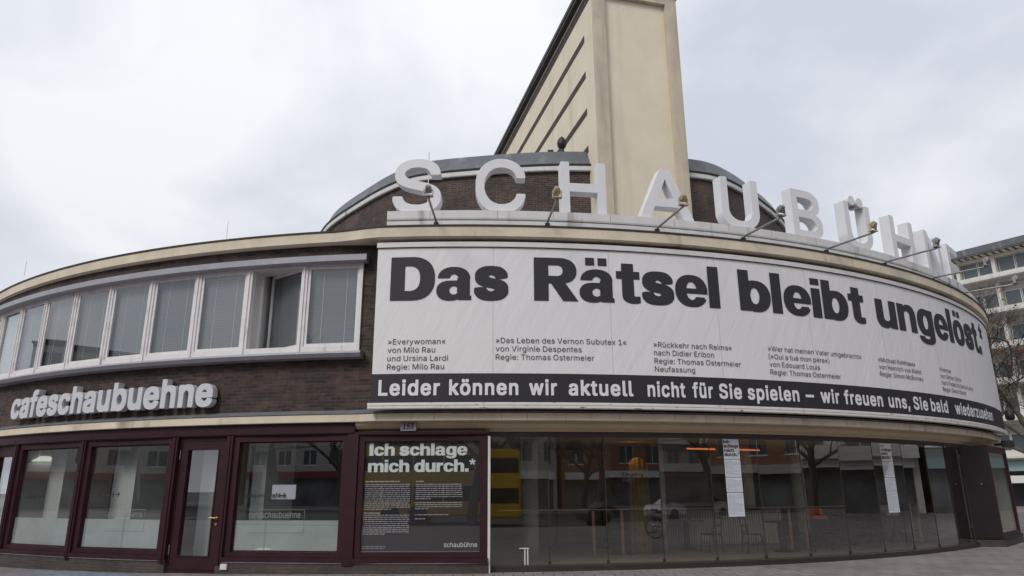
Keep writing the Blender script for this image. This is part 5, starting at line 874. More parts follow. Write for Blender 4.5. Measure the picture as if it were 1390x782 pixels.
# body columns: too fine to read in the photograph, set as rows of short word-long bars
def bars(m_, X, x0, x1, z, h, last=1.0, y=-.045):
    x = x0; xe = x0 + (x1 - x0) * last
    while x < xe - .02:
        w_ = min(rnd.uniform(.025, .11), xe - x); m_.quad([X @ Vector(v) for v in ((x, y, z), (x + w_, y, z), (x + w_, y, z + h), (x, y, z + h))]); x += w_ + .014
mb = MB(); z = 1.775; 
bars(mb, X, X0(-4.6), X0(-2.65), 1.80, .024)
for k in range(13): bars(mb, X, X0(-4.6), X0(-2.05), z - .033 - .0415 * k, .0165, 1 if k < 12 else .6)
bars(mb, X, X0(-4.62), X0(-3.7), 1.165, .022)
for k in range(10): bars(mb, X, X0(-4.62), X0(-2.05), 1.125 - .0415 * k, .0165, 1 if k < 9 else .5)
bars(mb, X, X0(-1.74), X0(-1.3), 1.80, .022)
for k in range(8): bars(mb, X, X0(-1.74), X0(.88), z - .033 - .0415 * k, .0165, 1 if k < 7 else .35)
for k in range(4): bars(mb, X, X0(-1.74), X0(.86), 1.375 - .0415 * k, .0165, 1 if k < 3 else .3)
bars(mb, X, X0(-1.74), X0(.2), 1.13, .0165); bars(mb, X, X0(-1.74), X0(-1.1), 1.05, .0165)
for k in range(2): bars(mb, X, X0(-4.6), X0(-3.3), .51 - .035 * k, .011)
obj('body_text', mb, mat('poster_text', (.40, .39, .41), .6), po)

# ------------------------------------------------------------------ display case at the far right
DC = thing('display_case', 'dark brown showcase box with pale glass front at the far right of the foyer glass', 'showcase', cp(46, 21.8, 0))
A_, B_ = cp(42.55, 21.34), cp(43.75, 22.02); C_ = cp(50.9, 22.05)
def seg(a, b):
    ex = (b - a); L_ = ex.length; ex.normalize(); ey = Vector((ex.y, -ex.x, 0)); return Matrix(((ex.x, ey.x, 0, a.x), (ex.y, ey.y, 0, a.y), (0, 0, 1, 0), (0, 0, 0, 1))), L_
X, L = seg(A_, B_); mb = MB(); mb.box(0, L, -.05, 0, .22, 2.80, X); mb.box(.02, .05, 0, .012, .24, 2.78, X); sp = obj('side_panel', mb, 'brownblack', DC)
mb = MB(); mb.box(-.012, .016, .001, .03, .13, 2.73, X); obj('edge_trim', mb, 'silver', DC)
mb = MB(); mb.tube([X @ Vector((.05, .02, .5)), X @ Vector((.05, .02, .62))], .014); mb.tube([X @ Vector((.05, .02, 2.42)), X @ Vector((.05, .02, 2.54))], .014); mb.tube([X @ Vector((L * .62, 0, 1.72)), X @ Vector((L * .62, .02, 1.72))], .02, 10); obj('fitting', mb, 'silver', sp)
X, L = seg(B_, C_); mb = MB(); a = .12
mb.box(0, L, -.12, .0, .22, .36, X); mb.box(0, L, -.12, .0, 2.62, 2.80, X); mb.box(0, a, -.12, .0, .36, 2.62, X); mb.box(L - a, L, -.12, .0, .36, 2.62, X); mb.box(-.02, L, -.12, .05, .20, .26, X); obj('frame', mb, 'purple', DC)
mb = MB(); mb.quad([X @ Vector(v) for v in ((a, -.04, .36), (L - a, -.04, .36), (L - a, -.04, 2.62), (a, -.04, 2.62))]); obj('pane', mb, glass_mat('case_glass', (.85, .87, .85), .9), DC)
mb = MB(); mb.box(.02, L - .02, -.6, -.55, .3, 2.7, X); mb.box(.02, L, -.55, -.12, .3, .34, X); mb.box(L - .05, L - .01, -.549, -.13, .341, 2.7, X); obj('back_panel', mb, mat('case_backing_reflection', (.34, .32, .15), .7, var=.4, vscale=1.5), DC)  # olive tone puts the pane's reflection of trees into the backing colour
mb = MB(); mb.box(.5, 1.1, -.5, -.46, 1.2, 1.75, X); obj('notice', mb, 'paper', DC)
mb = MB(); mb.box(.0, L, -.4, .04, -.05, .195, X); X2, L2 = seg(A_, B_); mb.box(0, L2 + .02, -.06, -.005, -.05, .195, X2); obj('plinth', mb, 'plinth', DC)
LS = thing('wall_speaker', 'small black box hanging under the canopy at the far right corner', 'speaker', cp(50, 22.1, 2.95))
X, L = chordX(50.0, 51.2, 22.0); mb = MB(); mb.box(0, L, .0, .3, 2.84, 3.04, X); mb.box(.05, L - .05, .3, .32, 2.87, 3.01, X); obj('box', mb, 'black', LS); mb = MB(); mb.box(.1, .3, -.2, 0, 2.9, 2.96, X); obj('bracket', mb, 'black', LS)

# ------------------------------------------------------------------ papers, stickers on the glass
def sheets(pa, pb, label):
    k = int((pa - PH0) // DP); X, L = chordX(PH0 + DP * k, PH0 + DP * (k + 1), 21.44); f = lambda p: (p - PH0 - DP * k) / DP * L
    t = thing('paper_poster', label, 'poster', cp((pa + pb) / 2, 21.46, 1.0), 'hanging paper posters'); x0, x1 = f(pa), f(pb)
    for j, (za, zb) in enumerate(((2.275, 2.72), (1.885, 2.265), (1.555, 1.872), (1.03, 1.54))):
        m_ = MB(); m_.box(x0, x1, .004, .007, za, zb, X); s = obj('sheet', m_, 'paper', t)
        m_ = MB()
        if j == 0:
            for i, wd in enumerate(('Ich', 'schlage', 'mich', 'durch.*')):
                me = fill(layout('K', wd, .080)); sx_ = max(v.co.x for v in me.vertices); w_ = (x1 - x0) * .94; kk = min(1, w_ / sx_)
                Y = X @ Matrix.Translation((x0 + .012, .009, 2.625 - .095 * i)) @ Matrix.Diagonal((kk, 1, 1, 1)); m_.add(me, fn=flat(me, Y))
            obj('heading', m_, 'print', s)
        else:
            z = zb - .05
            while z > za + .03: bars(m_, X, x0 + .02, x1 - .02, z, .009, 1 if rnd.random() > .2 else .5, y=.009); z -= .026
            obj('small_print', m_, mat('small_print_grey', (.36, .37, .42), .6) if 'small_print_grey' not in bpy.data.materials else bpy.data.materials['small_print_grey'], s)
sheets(16.80, 17.92, 'strip of four white paper sheets on the middle of the foyer glass')
sheets(30.20, 31.42, 'strip of four white paper sheets on the right of the foyer glass')
def decal(text, p, z, h, m_='print', name='window_lettering', label='', lines=None, on='glass', font='B'):
    if on == 'glass':
        k = int((p - PH0) // DP); X, L = chordX(PH0 + DP * k, PH0 + DP * (k + 1), 21.44); x0 = (p - PH0 - DP * k) / DP * L; y = .004
    else:
        a = on; X, L = SHOP[a]; b = [q[2] for q in MOD if q[1] == a][0]; x0 = (p - a - .2) / (b - a - .4) * L; y = -.055
    mb_ = MB()
    for i, t in enumerate(text.split('\n')):
        me = fill(layout(font, t, h)); Y = X @ Matrix.Translation((x0, y, z - 1.35 * h * i)); mb_.add(me, fn=flat(me, Y))
    o = obj(name, mb_, m_, loc=X @ Vector((x0, y, z))); tag(o, label, 'lettering'); return X, x0, y
decal('Eingang\n Café', 10.15, 1.90, .085, label='black two-line entrance lettering on the foyer glass before the yellow alcove')
decal('Eingang Café', -30.05, 1.49, .085, on=-31.4, label='black entrance lettering on the leftmost full cafe window')
decal('Eingang Café →', -11.75, 1.50, .085, on=-12.85, label='black entrance lettering on the cafe window beside the poster case') if False else decal('Eingang Café', -11.75, 1.50, .085, on=-12.85, label='black entrance lettering on the cafe window beside the poster case')
def arrows(p, on, n, z, label, s=.1, step=.16):
    X, L = SHOP[on]; b = [q[2] for q in MOD if q[1] == on][0]; x0 = (p - on - .2) / (b - on - .4) * L; m_ = MB(); y = -.055
    for i in range(n):
        x = x0 + step * i
        for q in (((0, -.012), (.085, -.012), (.085, .012), (0, .012)), ((.045, .055), (.075, .055), (.12, 0), (.09, 0)), ((.09, 0), (.12, 0), (.075, -.055), (.045, -.055))):
            m_.quad([X @ Vector((x + a, y + .001 * (q[0][0] > 0), z + c)) for a, c in q])
    tag(obj('arrow_sticker', m_, 'print', loc=X @ Vector((x0, y, z))), label, 'sticker')
arrows(-22.8, -24.0, 5, 1.57, 'row of five black arrows on the cafe window left of the door')
arrows(-9.6, -12.85, 1, 1.54, 'single black arrow after the entrance lettering beside the poster case')
X, L = SHOP[-12.85]; w_ = lambda p: (p + 12.65) / 7.03 * L
mb = MB(); mb.box(w_(-10.2), w_(-8.75), -.088, -.084, 1.46, 1.76, X); tag(obj('paper_notice', mb, 'paper', loc=X @ Vector((w_(-9.5), -.086, 1.6))), 'white paper notice behind the cafe window beside the poster case', 'notice')
for on, p0, p1, lab in ((-12.85, -11.5, -8.1, 'thin pale outlined cafe name on the window beside the poster case'), (-24.0, -21.6, -18.6, 'thin pale outlined cafe name on the window left of the door')):
    X, L = SHOP[on]; b = [q[2] for q in MOD if q[1] == on][0]; fx = lambda p: (p - on - .2) / (b - on - .4) * L
    m_ = MB(); me = fill(layout('R', 'cafeschaubuehne', .13, (fx(p1) - fx(p0)) * .92)); m_.add(me, fn=flat(me, X @ Matrix.Translation((fx(p0) + .02, -.054, 1.08))))
    x0, x1 = fx(p0), fx(p1)
    for r in ((x0, x1, 1.24, 1.247), (x0, x1, .78, .787), (x1, x1 + .007, .78, 1.247)): m_.quad([X @ Vector(v) for v in ((r[0], -.054, r[2]), (r[1], -.054, r[2]), (r[1], -.054, r[3]), (r[0], -.054, r[3]))])
    tag(obj('window_lettering', m_, mat('pale_print', (.22, .24, .24), .6) if 'pale_print' not in bpy.data.materials else bpy.data.materials['pale_print'], loc=X @ Vector((x0, -.05, 1.1))), lab, 'lettering')
k = 0; X, L = chordX(PH0, PH0 + DP, 21.44); mb = MB()
for r in ((.62, .82, .445, .465), (.72, .745, .13, .44), (.78, .805, .13, .44)): mb.box(r[0], r[1], .003, .012, r[2], r[3], X)
tag(obj('glass_marker', mb, 'white', loc=X @ Vector((.7, 0, .13))), 'small white double-bar marker low on the first foyer glass panel', 'sticker')
X, L = chordX(-12.6, -12.2, 21.69); mb = MB(); mb.box(-.02, .13, -.01, .03, .05, .165, X); SB = thing('socket_box', 'small white socket box on the plinth right of the cafe door', 'socket', X @ Vector((0, 0, .1))); obj('box', mb, 'white', SB); mb = MB(); mb.box(.0, .11, .03, .036, .07, .145, X); obj('lid', mb, 'paper', SB)

# ------------------------------------------------------------------ inside the foyer
def fr(p, r, z=0): return cp(p, r, z)
def wpos(x, y): return Vector((x, y, .012))
CT = thing('counter', 'long dark topped bar counter with pale vertical slats behind the foyer glass', 'counter', wpos(6.2, 21.4))
X = rotX(radians(8), (4.2, 21.3, .012)); mb = MB()
for k in range(48): mb.box(.1 + k * .075, .1 + k * .075 + .045, -.02, .03, .08, 1.02, X)
obj('slat_front', mb, 'slat', CT); mb = MB(); mb.box(.05, 3.75, .03, .7, 0, 1.02, X); obj('body', mb, 'int_dark', CT); mb = MB(); mb.box(-1.6, 3.85, -.15, .8, 1.03, 1.09, X); obj('top', mb, 'brownblack', CT)
def chair(label, x, y, rz):
    t = thing('cafe_chair', label, 'chair', (x, y, .012), 'bentwood chairs in the foyer', 0); X = rotX(rz, (x, y, .012))
    m_ = MB(); m_.box(-.2, .2, -.2, .2, .44, .475, X); obj('seat', m_, 'brownblack', t, bevel=.006)
    for sx in (-.18, .18):
        m_ = MB(); m_.tube([X @ Vector((sx, -.18, .44)), X @ Vector((sx * 1.1, -.21, 0))], [.018, .013], 7); obj('leg', m_, 'brownblack', t)
        m_ = MB(); m_.tube([X @ Vector((sx * 1.1, .22, 0)), X @ Vector((sx, .18, .44)), X @ Vector((sx, .24, .86))], [.013, .018, .015], 7); obj('leg', m_, 'brownblack', t)
    m_ = MB(); m_.tube([X @ Vector((-.19, .24, .84)), X @ Vector((-.1, .28, .87)), X @ Vector((.1, .28, .87)), X @ Vector((.19, .24, .84))], .02, 7); m_.tube([X @ Vector((-.18, .22, .66)), X @ Vector((0, .25, .67)), X @ Vector((.18, .22, .66))], .014, 7); obj('backrest', m_, 'brownblack', t)
    m_ = MB(); m_.tube([X @ Vector((-.19, -.19, .25)), X @ Vector((.19, -.19, .25))], .01, 6); m_.tube([X @ Vector((-.19, .2, .25)), X @ Vector((.19, .2, .25))], .01, 6); obj('stretcher', m_, 'brownblack', t)
chair('dark bentwood chair, left one before the slatted counter', 5.25, 19.85, radians(-70))
chair('dark bentwood chair, middle one before the slatted counter', 6.3, 19.75, radians(95))
chair('dark bentwood chair by the round pillar table at the counter end', 7.75, 19.95, radians(80))
def table(name, label, x, y, h, r, leg):
    t = thing(name, label, 'table', (x, y, .012)); m_ = MB(); m_.lathe([(0, h), (r, h), (r, h + .035), (0, h + .035)], (x, y, .012), 24); obj('top', m_, 'brownblack', t)
    m_ = MB(); m_.tube([(x, y, .03), (x, y, h)], leg, 10); obj('column', m_, 'black', t); m_ = MB(); m_.lathe([(0, .0), (.26, 0), (.26, .015), (.05, .05), (0, .05)], (x, y, .012), 20); obj('base', m_, 'black', t)
table('bistro_table', 'dark bistro table with thick column at the right end of the counter', 7.15, 19.9, .74, .42, .09)
table('bistro_table', 'dark bistro table near the bicycle reflection left of the counter', 4.85, 20.9, .74, .5, .08)
table('bistro_table', 'dark bistro table at the right, between the orange stool and the tall bar table', 9.9, 22.0, .74, .38, .05)
chair('dark bentwood chair left of the right-hand bistro table', 9.2, 21.7, radians(-80))
chair('dark bentwood chair right of the right-hand bistro table', 10.6, 22.3, radians(100))
BT = thing('bar_table', 'tall square bar table with thin black legs behind the right paper strip', 'table', wpos(12.4, 23.8))
X = rotX(radians(35), (12.4, 23.8, .012)); mb = MB(); mb.box(-.75, .75, -.35, .35, 1.04, 1.09, X); obj('top', mb, 'brownblack', BT)
for a in (-.7, .7):
    for b in (-.3, .3): mb = MB(); mb.box(a - .02, a + .02, b - .02, b + .02, 0, 1.04, X); obj('leg', mb, 'black', BT)
mb = MB(); mb.box(-.68, .68, -.31, -.29, .25, .28, X); mb.box(-.68, .68, .29, .31, .25, .28, X); obj('stretcher', mb, 'black', BT)
def stool(label, x, y, m_seat):
    t = thing('bar_stool', label, 'bar stool', (x, y, .012), 'bar stools in the foyer'); m_ = MB(); m_.box(x - .2, x + .2, y - .19, y + .19, .80, .90); m_.box(x - .2, x + .2, y + .15, y + .19, .9, 1.12); obj('seat', m_, m_seat, t, bevel=.02)
    for a in (-.17, .17):
        for b in (-.15, .15): m_ = MB(); m_.tube([(x + a, y + b, .8), (x + a * 1.25, y + b * 1.25, .012)], .014, 6); obj('leg', m_, 'black', t)
    m_ = MB(); m_.tube([(x - .2, y - .18, .3), (x + .2, y - .18, .3)], .012, 6); m_.tube([(x - .2, y + .18, .3), (x + .2, y + .18, .3)], .012, 6); obj('footrest', m_, 'black', t)
stool('bar stool with orange padded seat right of the counter', 8.45, 20.6, 'orange'); stool('bar stool with small ochre seat near the right end of the foyer', 13.35, 23.6, 'ochre'); stool('bar stool with pale seat beside the tall bar table', 11.6, 22.9, 'seat')
# hand rail behind the glass
HRL = thing('hand_rail', 'thin brown hand rail with slim posts running behind the foyer glass', 'railing', cp(18, 21.2, .012))
mb = MB(); mb.tube([cp(3 + .75 * k, 21.15, 1.2) for k in range(33)], .016, 6); obj('rail', mb, 'wood', HRL)
for p in (8.55, 10.3, 21.9, 23.2, 34.2, 35.2):
    mb = MB(); a = cp(p, 21.12); mb.box(a.x - .03, a.x + .03, a.y - .02, a.y + .02, .26, 1.22); obj('post', mb, 'wood', HRL)
def stanchion(label, x, y):
    t = thing('stanchion', label, 'stanchion', (x, y, .012), 'black stanchions'); m_ = MB(); m_.tube([(x, y, .03), (x, y, .98)], .045, 10); m_.lathe([(0, .98), (.055, .98), (.055, 1.03), (0, 1.05)], (x, y, 0), 12); obj('post', m_, 'black', t); m_ = MB(); m_.lathe([(0, 0), (.2, 0), (.2, .02), (.05, .04), (0, .04)], (x, y, .012), 16); obj('base', m_, 'black', t)
stanchion('black stanchion left, far back in the foyer', 1.25, 21.6); stanchion('black stanchion right, far back in the foyer left of the alcove', 2.55, 21.4)
AL = thing('alcove', 'dark arched alcove with a yellow lit curtain in the foyer', 'alcove', wpos(3.15, 19.6))
X = rotX(radians(9), (2.60, 19.3, .012)); ar = [(.40, 0), (.40, 2.1)] + [(.72 - .32 * cos(pi * k / 12), 2.1 + .32 * sin(pi * k / 12)) for k in range(1, 12)] + [(1.04, 2.1), (1.04, 0)]
me = fill([[(0, 0), (1.32, 0), (1.32, 2.75), (0, 2.75)], [(a, b + .01) for a, b in ar]], .06); mb = MB(); mb.add(me, fn=flat(me, X)); obj('arch', mb, 'brownblack', AL)
mb = MB(); n = 40
for k in range(n):
    xa, xb = .2 + .92 * k / n, .2 + .92 * (k + 1) / n; ya, yb = .25 + .05 * sin(k * 1.1), .25 + .05 * sin((k + 1) * 1.1)
    mb.quad([X @ Vector((xa, ya, .02)), X @ Vector((xb, yb, .02)), X @ Vector((xb, yb, 2.6)), X @ Vector((xa, ya, 2.6))])
obj('curtain', mb, 'ochre', AL, smooth=True)
mb = MB(); mb.box(.55, .77, .10, .16, 2.50, 2.58, X); obj('lamp', mb, mat('alcove_lamp', (.9, .5, .1), .4, emit=((1, .5, .1), 7)), AL)
for k, (p0, p1, lab) in enumerate(((20.3, 23.3, 'orange light tube left of the middle paper strip'), (24.4, 28.6, 'orange light tube behind and right of the middle paper strip'))):
    t = thing('light_tube', lab, 'light', cp((p0 + p1) / 2, 18, 2.72), 'orange light tubes under the foyer ceiling'); m_ = MB(); m_.tube([cp(p0 + (p1 - p0) * j / 6, 18.0, 2.70) for j in range(7)], .022, 8); obj('tube', m_, 'neon', t); m_ = MB(); m_.sweep([(17.9, 2.76), (18.1, 2.76), (18.1, 2.83), (17.9, 2.83)], p0, p1); obj('housing', m_, 'black', t)
# inside the cafe
PL = thing('pendant_lamp', 'white cone pendant lamp inside the leftmost full cafe window', 'lamp', cp(-37.2, 20.1, 2.5)); q = cp(-37.3, 20.1)
q = Vector((-13.55, 21.0, 0)); PL.location = (q.x, q.y, 2.5)
mb = MB(); mb.lathe([(.10, 2.62), (.14, 2.62), (.34, 2.48), (.33, 2.475), (.12, 2.60)], (q.x, q.y, 0), 20); obj('shade', mb, 'lamp', PL); mb = MB(); mb.tube([(q.x, q.y, 2.6), (q.x, q.y, 2.92)], .01, 6); obj('cord', mb, 'black', PL)
RS = cp(-27.6, 18.9, 2.35); t = thing('red_light_sign', 'small red glowing sign inside the leftmost full cafe window', 'sign', RS); X, L = chordX(-28.8, -26.8, 18.9); mb = MB(); mb.box(0, L, 0, .02, 2.30, 2.46, X); obj('face', mb, 'redneon', t); mb = MB(); mb.box(-.02, L + .02, -.05, -.003, 2.27, 2.49, X); obj('case', mb, 'black', t)

# ------------------------------------------------------------------ facades across the street and at the right
def facade(name, label, o, az, W, Dp, H, floors, bays, wall, wm='lightwin', gf=3.6, winw=.55, balc=False, base='shopbase', sign=None):
    """o: left-bottom corner seen from the street; facade runs along az (radians, direction vector)"""
    ex = Vector((cos(az), sin(az), 0)); ey = Vector((-ex.y, ex.x, 0))      # ey points into the building
    X = Matrix(((ex.x, ey.x, 0, o[0]), (ex.y, ey.y, 0, o[1]), (0, 0, 1, -.1), (0, 0, 0, 1)))
    t = thing(name, label, 'building', (o[0], o[1], -.1))
    fh = (H - gf - .6) / floors; bw = W / bays; m_ = MB(); rec = .22; ww = bw * winw; wh = fh * .58; sill = fh * .27
    m_.box(0, W, rec + .02, Dp, 0, H, X)
    m_.box(0, W, 0, rec + .018, gf - .5, gf + sill, X); m_.box(0, .4, 0, rec + .018, 0, gf - .5, X); m_.box(W - .4, W, 0, rec + .018, 0, gf - .5, X)
    for k in range(floors):
        z = gf + k * fh; top = z + fh + sill if k < floors - 1 else H
        m_.box(0, W, 0, rec + .018, z + sill + wh, top, X)
        for b in range(bays + 1):
            xa = max(0, b * bw - (bw - ww) / 2); xb = min(W, b * bw + (bw - ww) / 2); m_.box(xa, xb, 0, rec + .018, z + sill, z + sill + wh, X)
    obj('wall', m_, wall, t)
    m_ = MB(); m_.box(-.15, W + .15, -.35, Dp, H + .003, H + .22, X); m_.box(0, W, -.18, -.003, H - .35, H, X); obj('roof', m_, 'edge', t)
    f_ = MB(); z = 0; q = .07
    f_.box(0, ww, .10, .16, 0, q); f_.box(0, ww, .10, .16, wh - q, wh); f_.box(0, q, .10, .16, q, wh - q); f_.box(ww - q, ww, .10, .16, q, wh - q); f_.box(ww / 2 - .04, ww / 2 + .04, .10, .16, q, wh - q); f_.box(-.05, ww + .05, -.05, .095, -.06, -.003)
    p_ = MB(); p_.box(q, ww - q, .12, .14, q, wh - q); w0 = None
    for k in range(floors):
        for b in range(bays):
            v = X @ Vector((b * bw + (bw - ww) / 2, 0, gf + k * fh + sill)) - t.location
            if w0 is None:
                w0 = obj('window', f_, 'sill_white', t, local=True); obj('pane', p_, wm, w0, local=True); wi = w0
            else: wi = copy_tree(w0, t)
            wi.location = v; wi.rotation_euler = (0, 0, az)
    if balc:
        for k in range(floors):
            m_ = MB(); z = gf + k * fh; m_.box(0, W, -.9, -.003, z + .0, z + .16, X); m_.box(0, W, -.9, -.86, z + .16, z + .95, X); obj('balcony', m_, 'f2', t)
    m_ = MB(); m_.box(.4, W - .4, rec - .06, rec + .0, .1, gf - .5, X); obj('shop_glass', m_, base, t)
    if sign:
        m_ = MB(); m_.box(.3, W - .3, -.5, -.003, gf - .6, gf + .1, X); obj('sign_band', m_, sign, t)
    return t, X
pi_ = pi
facade('apartment_building', 'grey rendered apartment block across the street, facing the cafe', (-24, -40), pi_, 26, 10, 15.5, 4, 8, 'f1', sign='shopred')
facade('apartment_building', 'pale apartment block with balconies across the street, facing the poster case', (-4, -40), pi_, 19.5, 10, 16.5, 4, 6, 'f2', balc=True, sign='shopblue')
facade('apartment_building', 'grey block with wide windows across the street, facing the foyer', (20, -40), pi_, 23.5, 10, 15, 3, 7, 'f1', winw=.7, sign='awning')
facade('apartment_building', 'orange rendered corner block across the street on the right', (44, -40), pi_, 23.5, 10, 21, 5, 7, 'f3', sign='awning')
facade('apartment_building', 'grey apartment block far right across the street', (70, -40), pi_, 25.5, 10, 20, 5, 8, 'f1', balc=True)
facade('apartment_building', 'orange brick block far left across the street', (-51, -40), pi_, 26, 10, 21, 5, 8, 'f3')
facade('apartment_building', 'pale block on the same side, left beyond the cafe wing', (-80, -30), radians(90), 62, 12, 17, 4, 14, 'f1', sign='shopred')
facade('apartment_building', 'dark grey block across the side street, nearest in line with the foyer end', (44, 46), radians(-90), 21.5, 12, 17, 4, 6, 'f5', sign='teal', winw=.62)
facade('apartment_building', 'white block across the side street, in the middle of its row', (44, 24), radians(-90), 21.5, 12, 18, 4, 6, 'f4', sign='awning', balc=True)
facade('apartment_building', 'orange rendered block across the side street, at the main road corner', (44, 2), radians(-90), 24, 12, 17, 4, 7, 'f3', sign='f1')
# the block in view at the right: facade recedes to the left, 76 m away
D = 76; a0 = radians(35.367); P0 = Vector((D * sin(a0), D * cos(a0), 0)); dv_ = Vector((sin(radians(-35)), cos(radians(-35)), 0)); nv = Vector((cos(radians(-35)), -sin(radians(-35)), 0))  # nv points away from the camera
def RX(s0):
    o_ = P0 + dv_ * s0; ex = -dv_; return Matrix(((ex.x, nv.x, 0, o_.x), (ex.y, nv.y, 0, o_.y), (0, 0, 1, 0), (0, 0, 0, 1)))
RB = thing('apartment_building', 'white apartment block with dark windows and flat grey roof behind the tree at the right', 'building', P0)
X = RX(9.0)       # x runs to the right from s=9
W = 34; zs = [20.05, 16.9, 13.75, 10.6, 7.45, 4.3]
mb = MB(); mb.box(0, W, .9, 12, -.2, 22.2, X)
for z in zs: mb.box(0, W, .0, .9, z - .55, z + .55 - .2, X)
mb.box(0, W, 0, .9, 21.85, 22.15, X)
for k in range(12): mb.box(k * 3.05 - .12, k * 3.05 + .18, .02, .9, 3.7, 21.845, X)
obj('wall', mb, 'f4', RB)
mb = MB(); mb.box(-.3, W + .3, -.9, 12.2, 22.205, 22.33, X); mb.box(-.3, W + .3, -.95, 12.25, 22.333, 22.95, X); obj('roof', mb, 'roofing', RB)
mb = MB()
for k in range(60): mb.box(k * .57, k * .57 + .3, -.75, .0, 22.1, 22.2, X)
obj('eave_slats', mb, 'stone', RB)
fm = MB(); fm.box(0, 1.30, .55, .62, 0, 1.5); pm = MB(); pm.box(.06, 1.24, .53, .548, .06, 1.44); w0 = None
for zi, z in enumerate(zs):
    for k in range(11):
        for j in (0, 1):
            v = X @ Vector((k * 3.05 + .28 + j * 1.36, 0, z + .28)) - RB.location
            if w0 is None: w0 = obj('window', fm, 'sill_white', RB, local=True); obj('pane', pm, 'lightwin', w0, local=True); wi = w0
            else: wi = copy_tree(w0, RB)
            wi.location = v; wi.rotation_euler = (0, 0, atan2(-dv_.y, -dv_.x))
    m_ = MB(); m_.box(0, W, -1.0, -.003, z - .35, z - .19, X); obj('balcony', m_, 'f2', RB)
mb = MB(); mb.box(0, W, -.2, -.01, 2.9, 3.7, X); obj('fascia_board', mb, 'teal', RB)
mb = MB(); mb.box(0, W, -1.6, -.2, 1.9, 2.5, X); obj('awning', mb, 'awning', RB)
mb = MB(); mb.box(0, W, .3, .4, 0, 2.9, X); obj('shop_front', mb, 'dglass', RB)

# ------------------------------------------------------------------ trees
def tree(label, x, y, h, seed, lean=0, dens=1.0, spread=.62, leaves=120, proto=None, name='bare_tree'):
    t = thing(name, label, 'tree', (x, y, -.05), 'bare street trees')
    if proto:
        for c in kids(proto): copy_tree(c, t)
        t.rotation_euler = (0, 0, seed); t.scale = (h, h, h); return t
    rnd = random.Random(seed); tr = MB(); cr = MB(); tips = []
    def grow(p, d, L, r, lev):
        n = 4; pts = [p.copy()]; rr = [r]; q = p.copy(); dd = d.copy()
        for k in range(n):
            dd = (dd + Vector((rnd.gauss(0, .14), rnd.gauss(0, .14), rnd.gauss(.05, .09)))).normalized(); q = q + dd * (L / n); pts.append(q.copy()); rr.append(r * (1 - .42 * (k + 1) / n))
        (tr if lev < 3 else cr).tube(pts, rr, 9 if lev == 0 else (6 if lev < 3 else 3), cap=False)
        if lev >= 5: tips.append(q); return
        nb = {0: 5, 1: 5, 2: 4, 3: 4, 4: 3}[lev]
        nb = max(2, int(round(nb * dens)))
        for j in range(nb):
            f = rnd.uniform(.45, 1.0) if lev else rnd.uniform(.55, 1.0); k = min(n - 1, int(f * n)); bp = pts[k].lerp(pts[k + 1], f * n - k)
            side = Vector((rnd.gauss(0, 1), rnd.gauss(0, 1), rnd.gauss(0, .35))).normalized()
            nd = (dd * (1 - spread) + side * spread + Vector((0, 0, .18))).normalized()
            grow(bp, nd, L * rnd.uniform(.55, .78), rr[k] * rnd.uniform(.45, .62), lev + 1)
        grow(pts[-1], (dd + Vector((rnd.gauss(0, .25), rnd.gauss(0, .25), .1))).normalized(), L * .7, rr[-1] * .85, lev + 1)
    grow(Vector((x, y, -.05)), Vector((lean, 0, 1)).normalized(), h * .36, h * .022, 0)
    for k in range(leaves):
        p = rnd.choice(tips) + Vector((rnd.gauss(0, .12), rnd.gauss(0, .12), rnd.gauss(-.05, .1))); a = Vector((rnd.gauss(0, 1), rnd.gauss(0, 1), rnd.gauss(0, 1))).normalized(); b = a.orthogonal().normalized(); s = rnd.uniform(.05, .10); c = a.cross(b)
        cr.m = 1; cr.quad([p - b * s, p + c * s * .7, p + b * s, p - c * s * .7])
    obj('trunk', tr, 'bark', t, smooth=True); obj('crown', cr, ['twig', 'leaf'], t); return t
tree('tall bare tree with a few brown leaves at the right edge, nearer the theatre', 27.3, 36.5, 12.6, 11, lean=-.04, leaves=1100, dens=1.22)
tree('bare tree with thick branches at the right edge, farther back', 36.5, 46.0, 14.5, 23, lean=-.1, leaves=900, dens=1.22)
tp = tree('bare street tree at the kerb opposite the poster case', -3.0, -5.2, 12.5, 31, leaves=60)
for x, y, s, rz, lab in ((10.5, -5.2, 1.05, 1.2, 'bare street tree at the kerb opposite the foyer glass'), (-16, -5.2, .95, 2.4, 'bare street tree at the kerb opposite the cafe windows'), (24, -5.2, 1.1, 3.3, 'bare street tree at the kerb right of the foyer'),
                         (4, -27.5, 1.1, 4.1, 'bare tree on the far pavement opposite the foyer'), (-12, -27.5, 1.0, 5.0, 'bare tree on the far pavement opposite the cafe'), (18, -27.5, 1.05, .6, 'bare tree on the far pavement toward the right'), (33, 8, 1.0, 2.0, 'bare tree beside the side street, nearest the foyer end'), (34, 17, 1.1, 4.4, 'bare tree beside the side street, second from the foyer end'), (34, 25, 1.0, 5.4, 'bare tree beside the side street, third from the foyer end')):
    t = thing('bare_tree', lab, 'tree', (x, y, -.05), 'bare street trees', rz); t.scale = (s, s, s)
    for c in kids(tp): d = copy_tree(c, t)

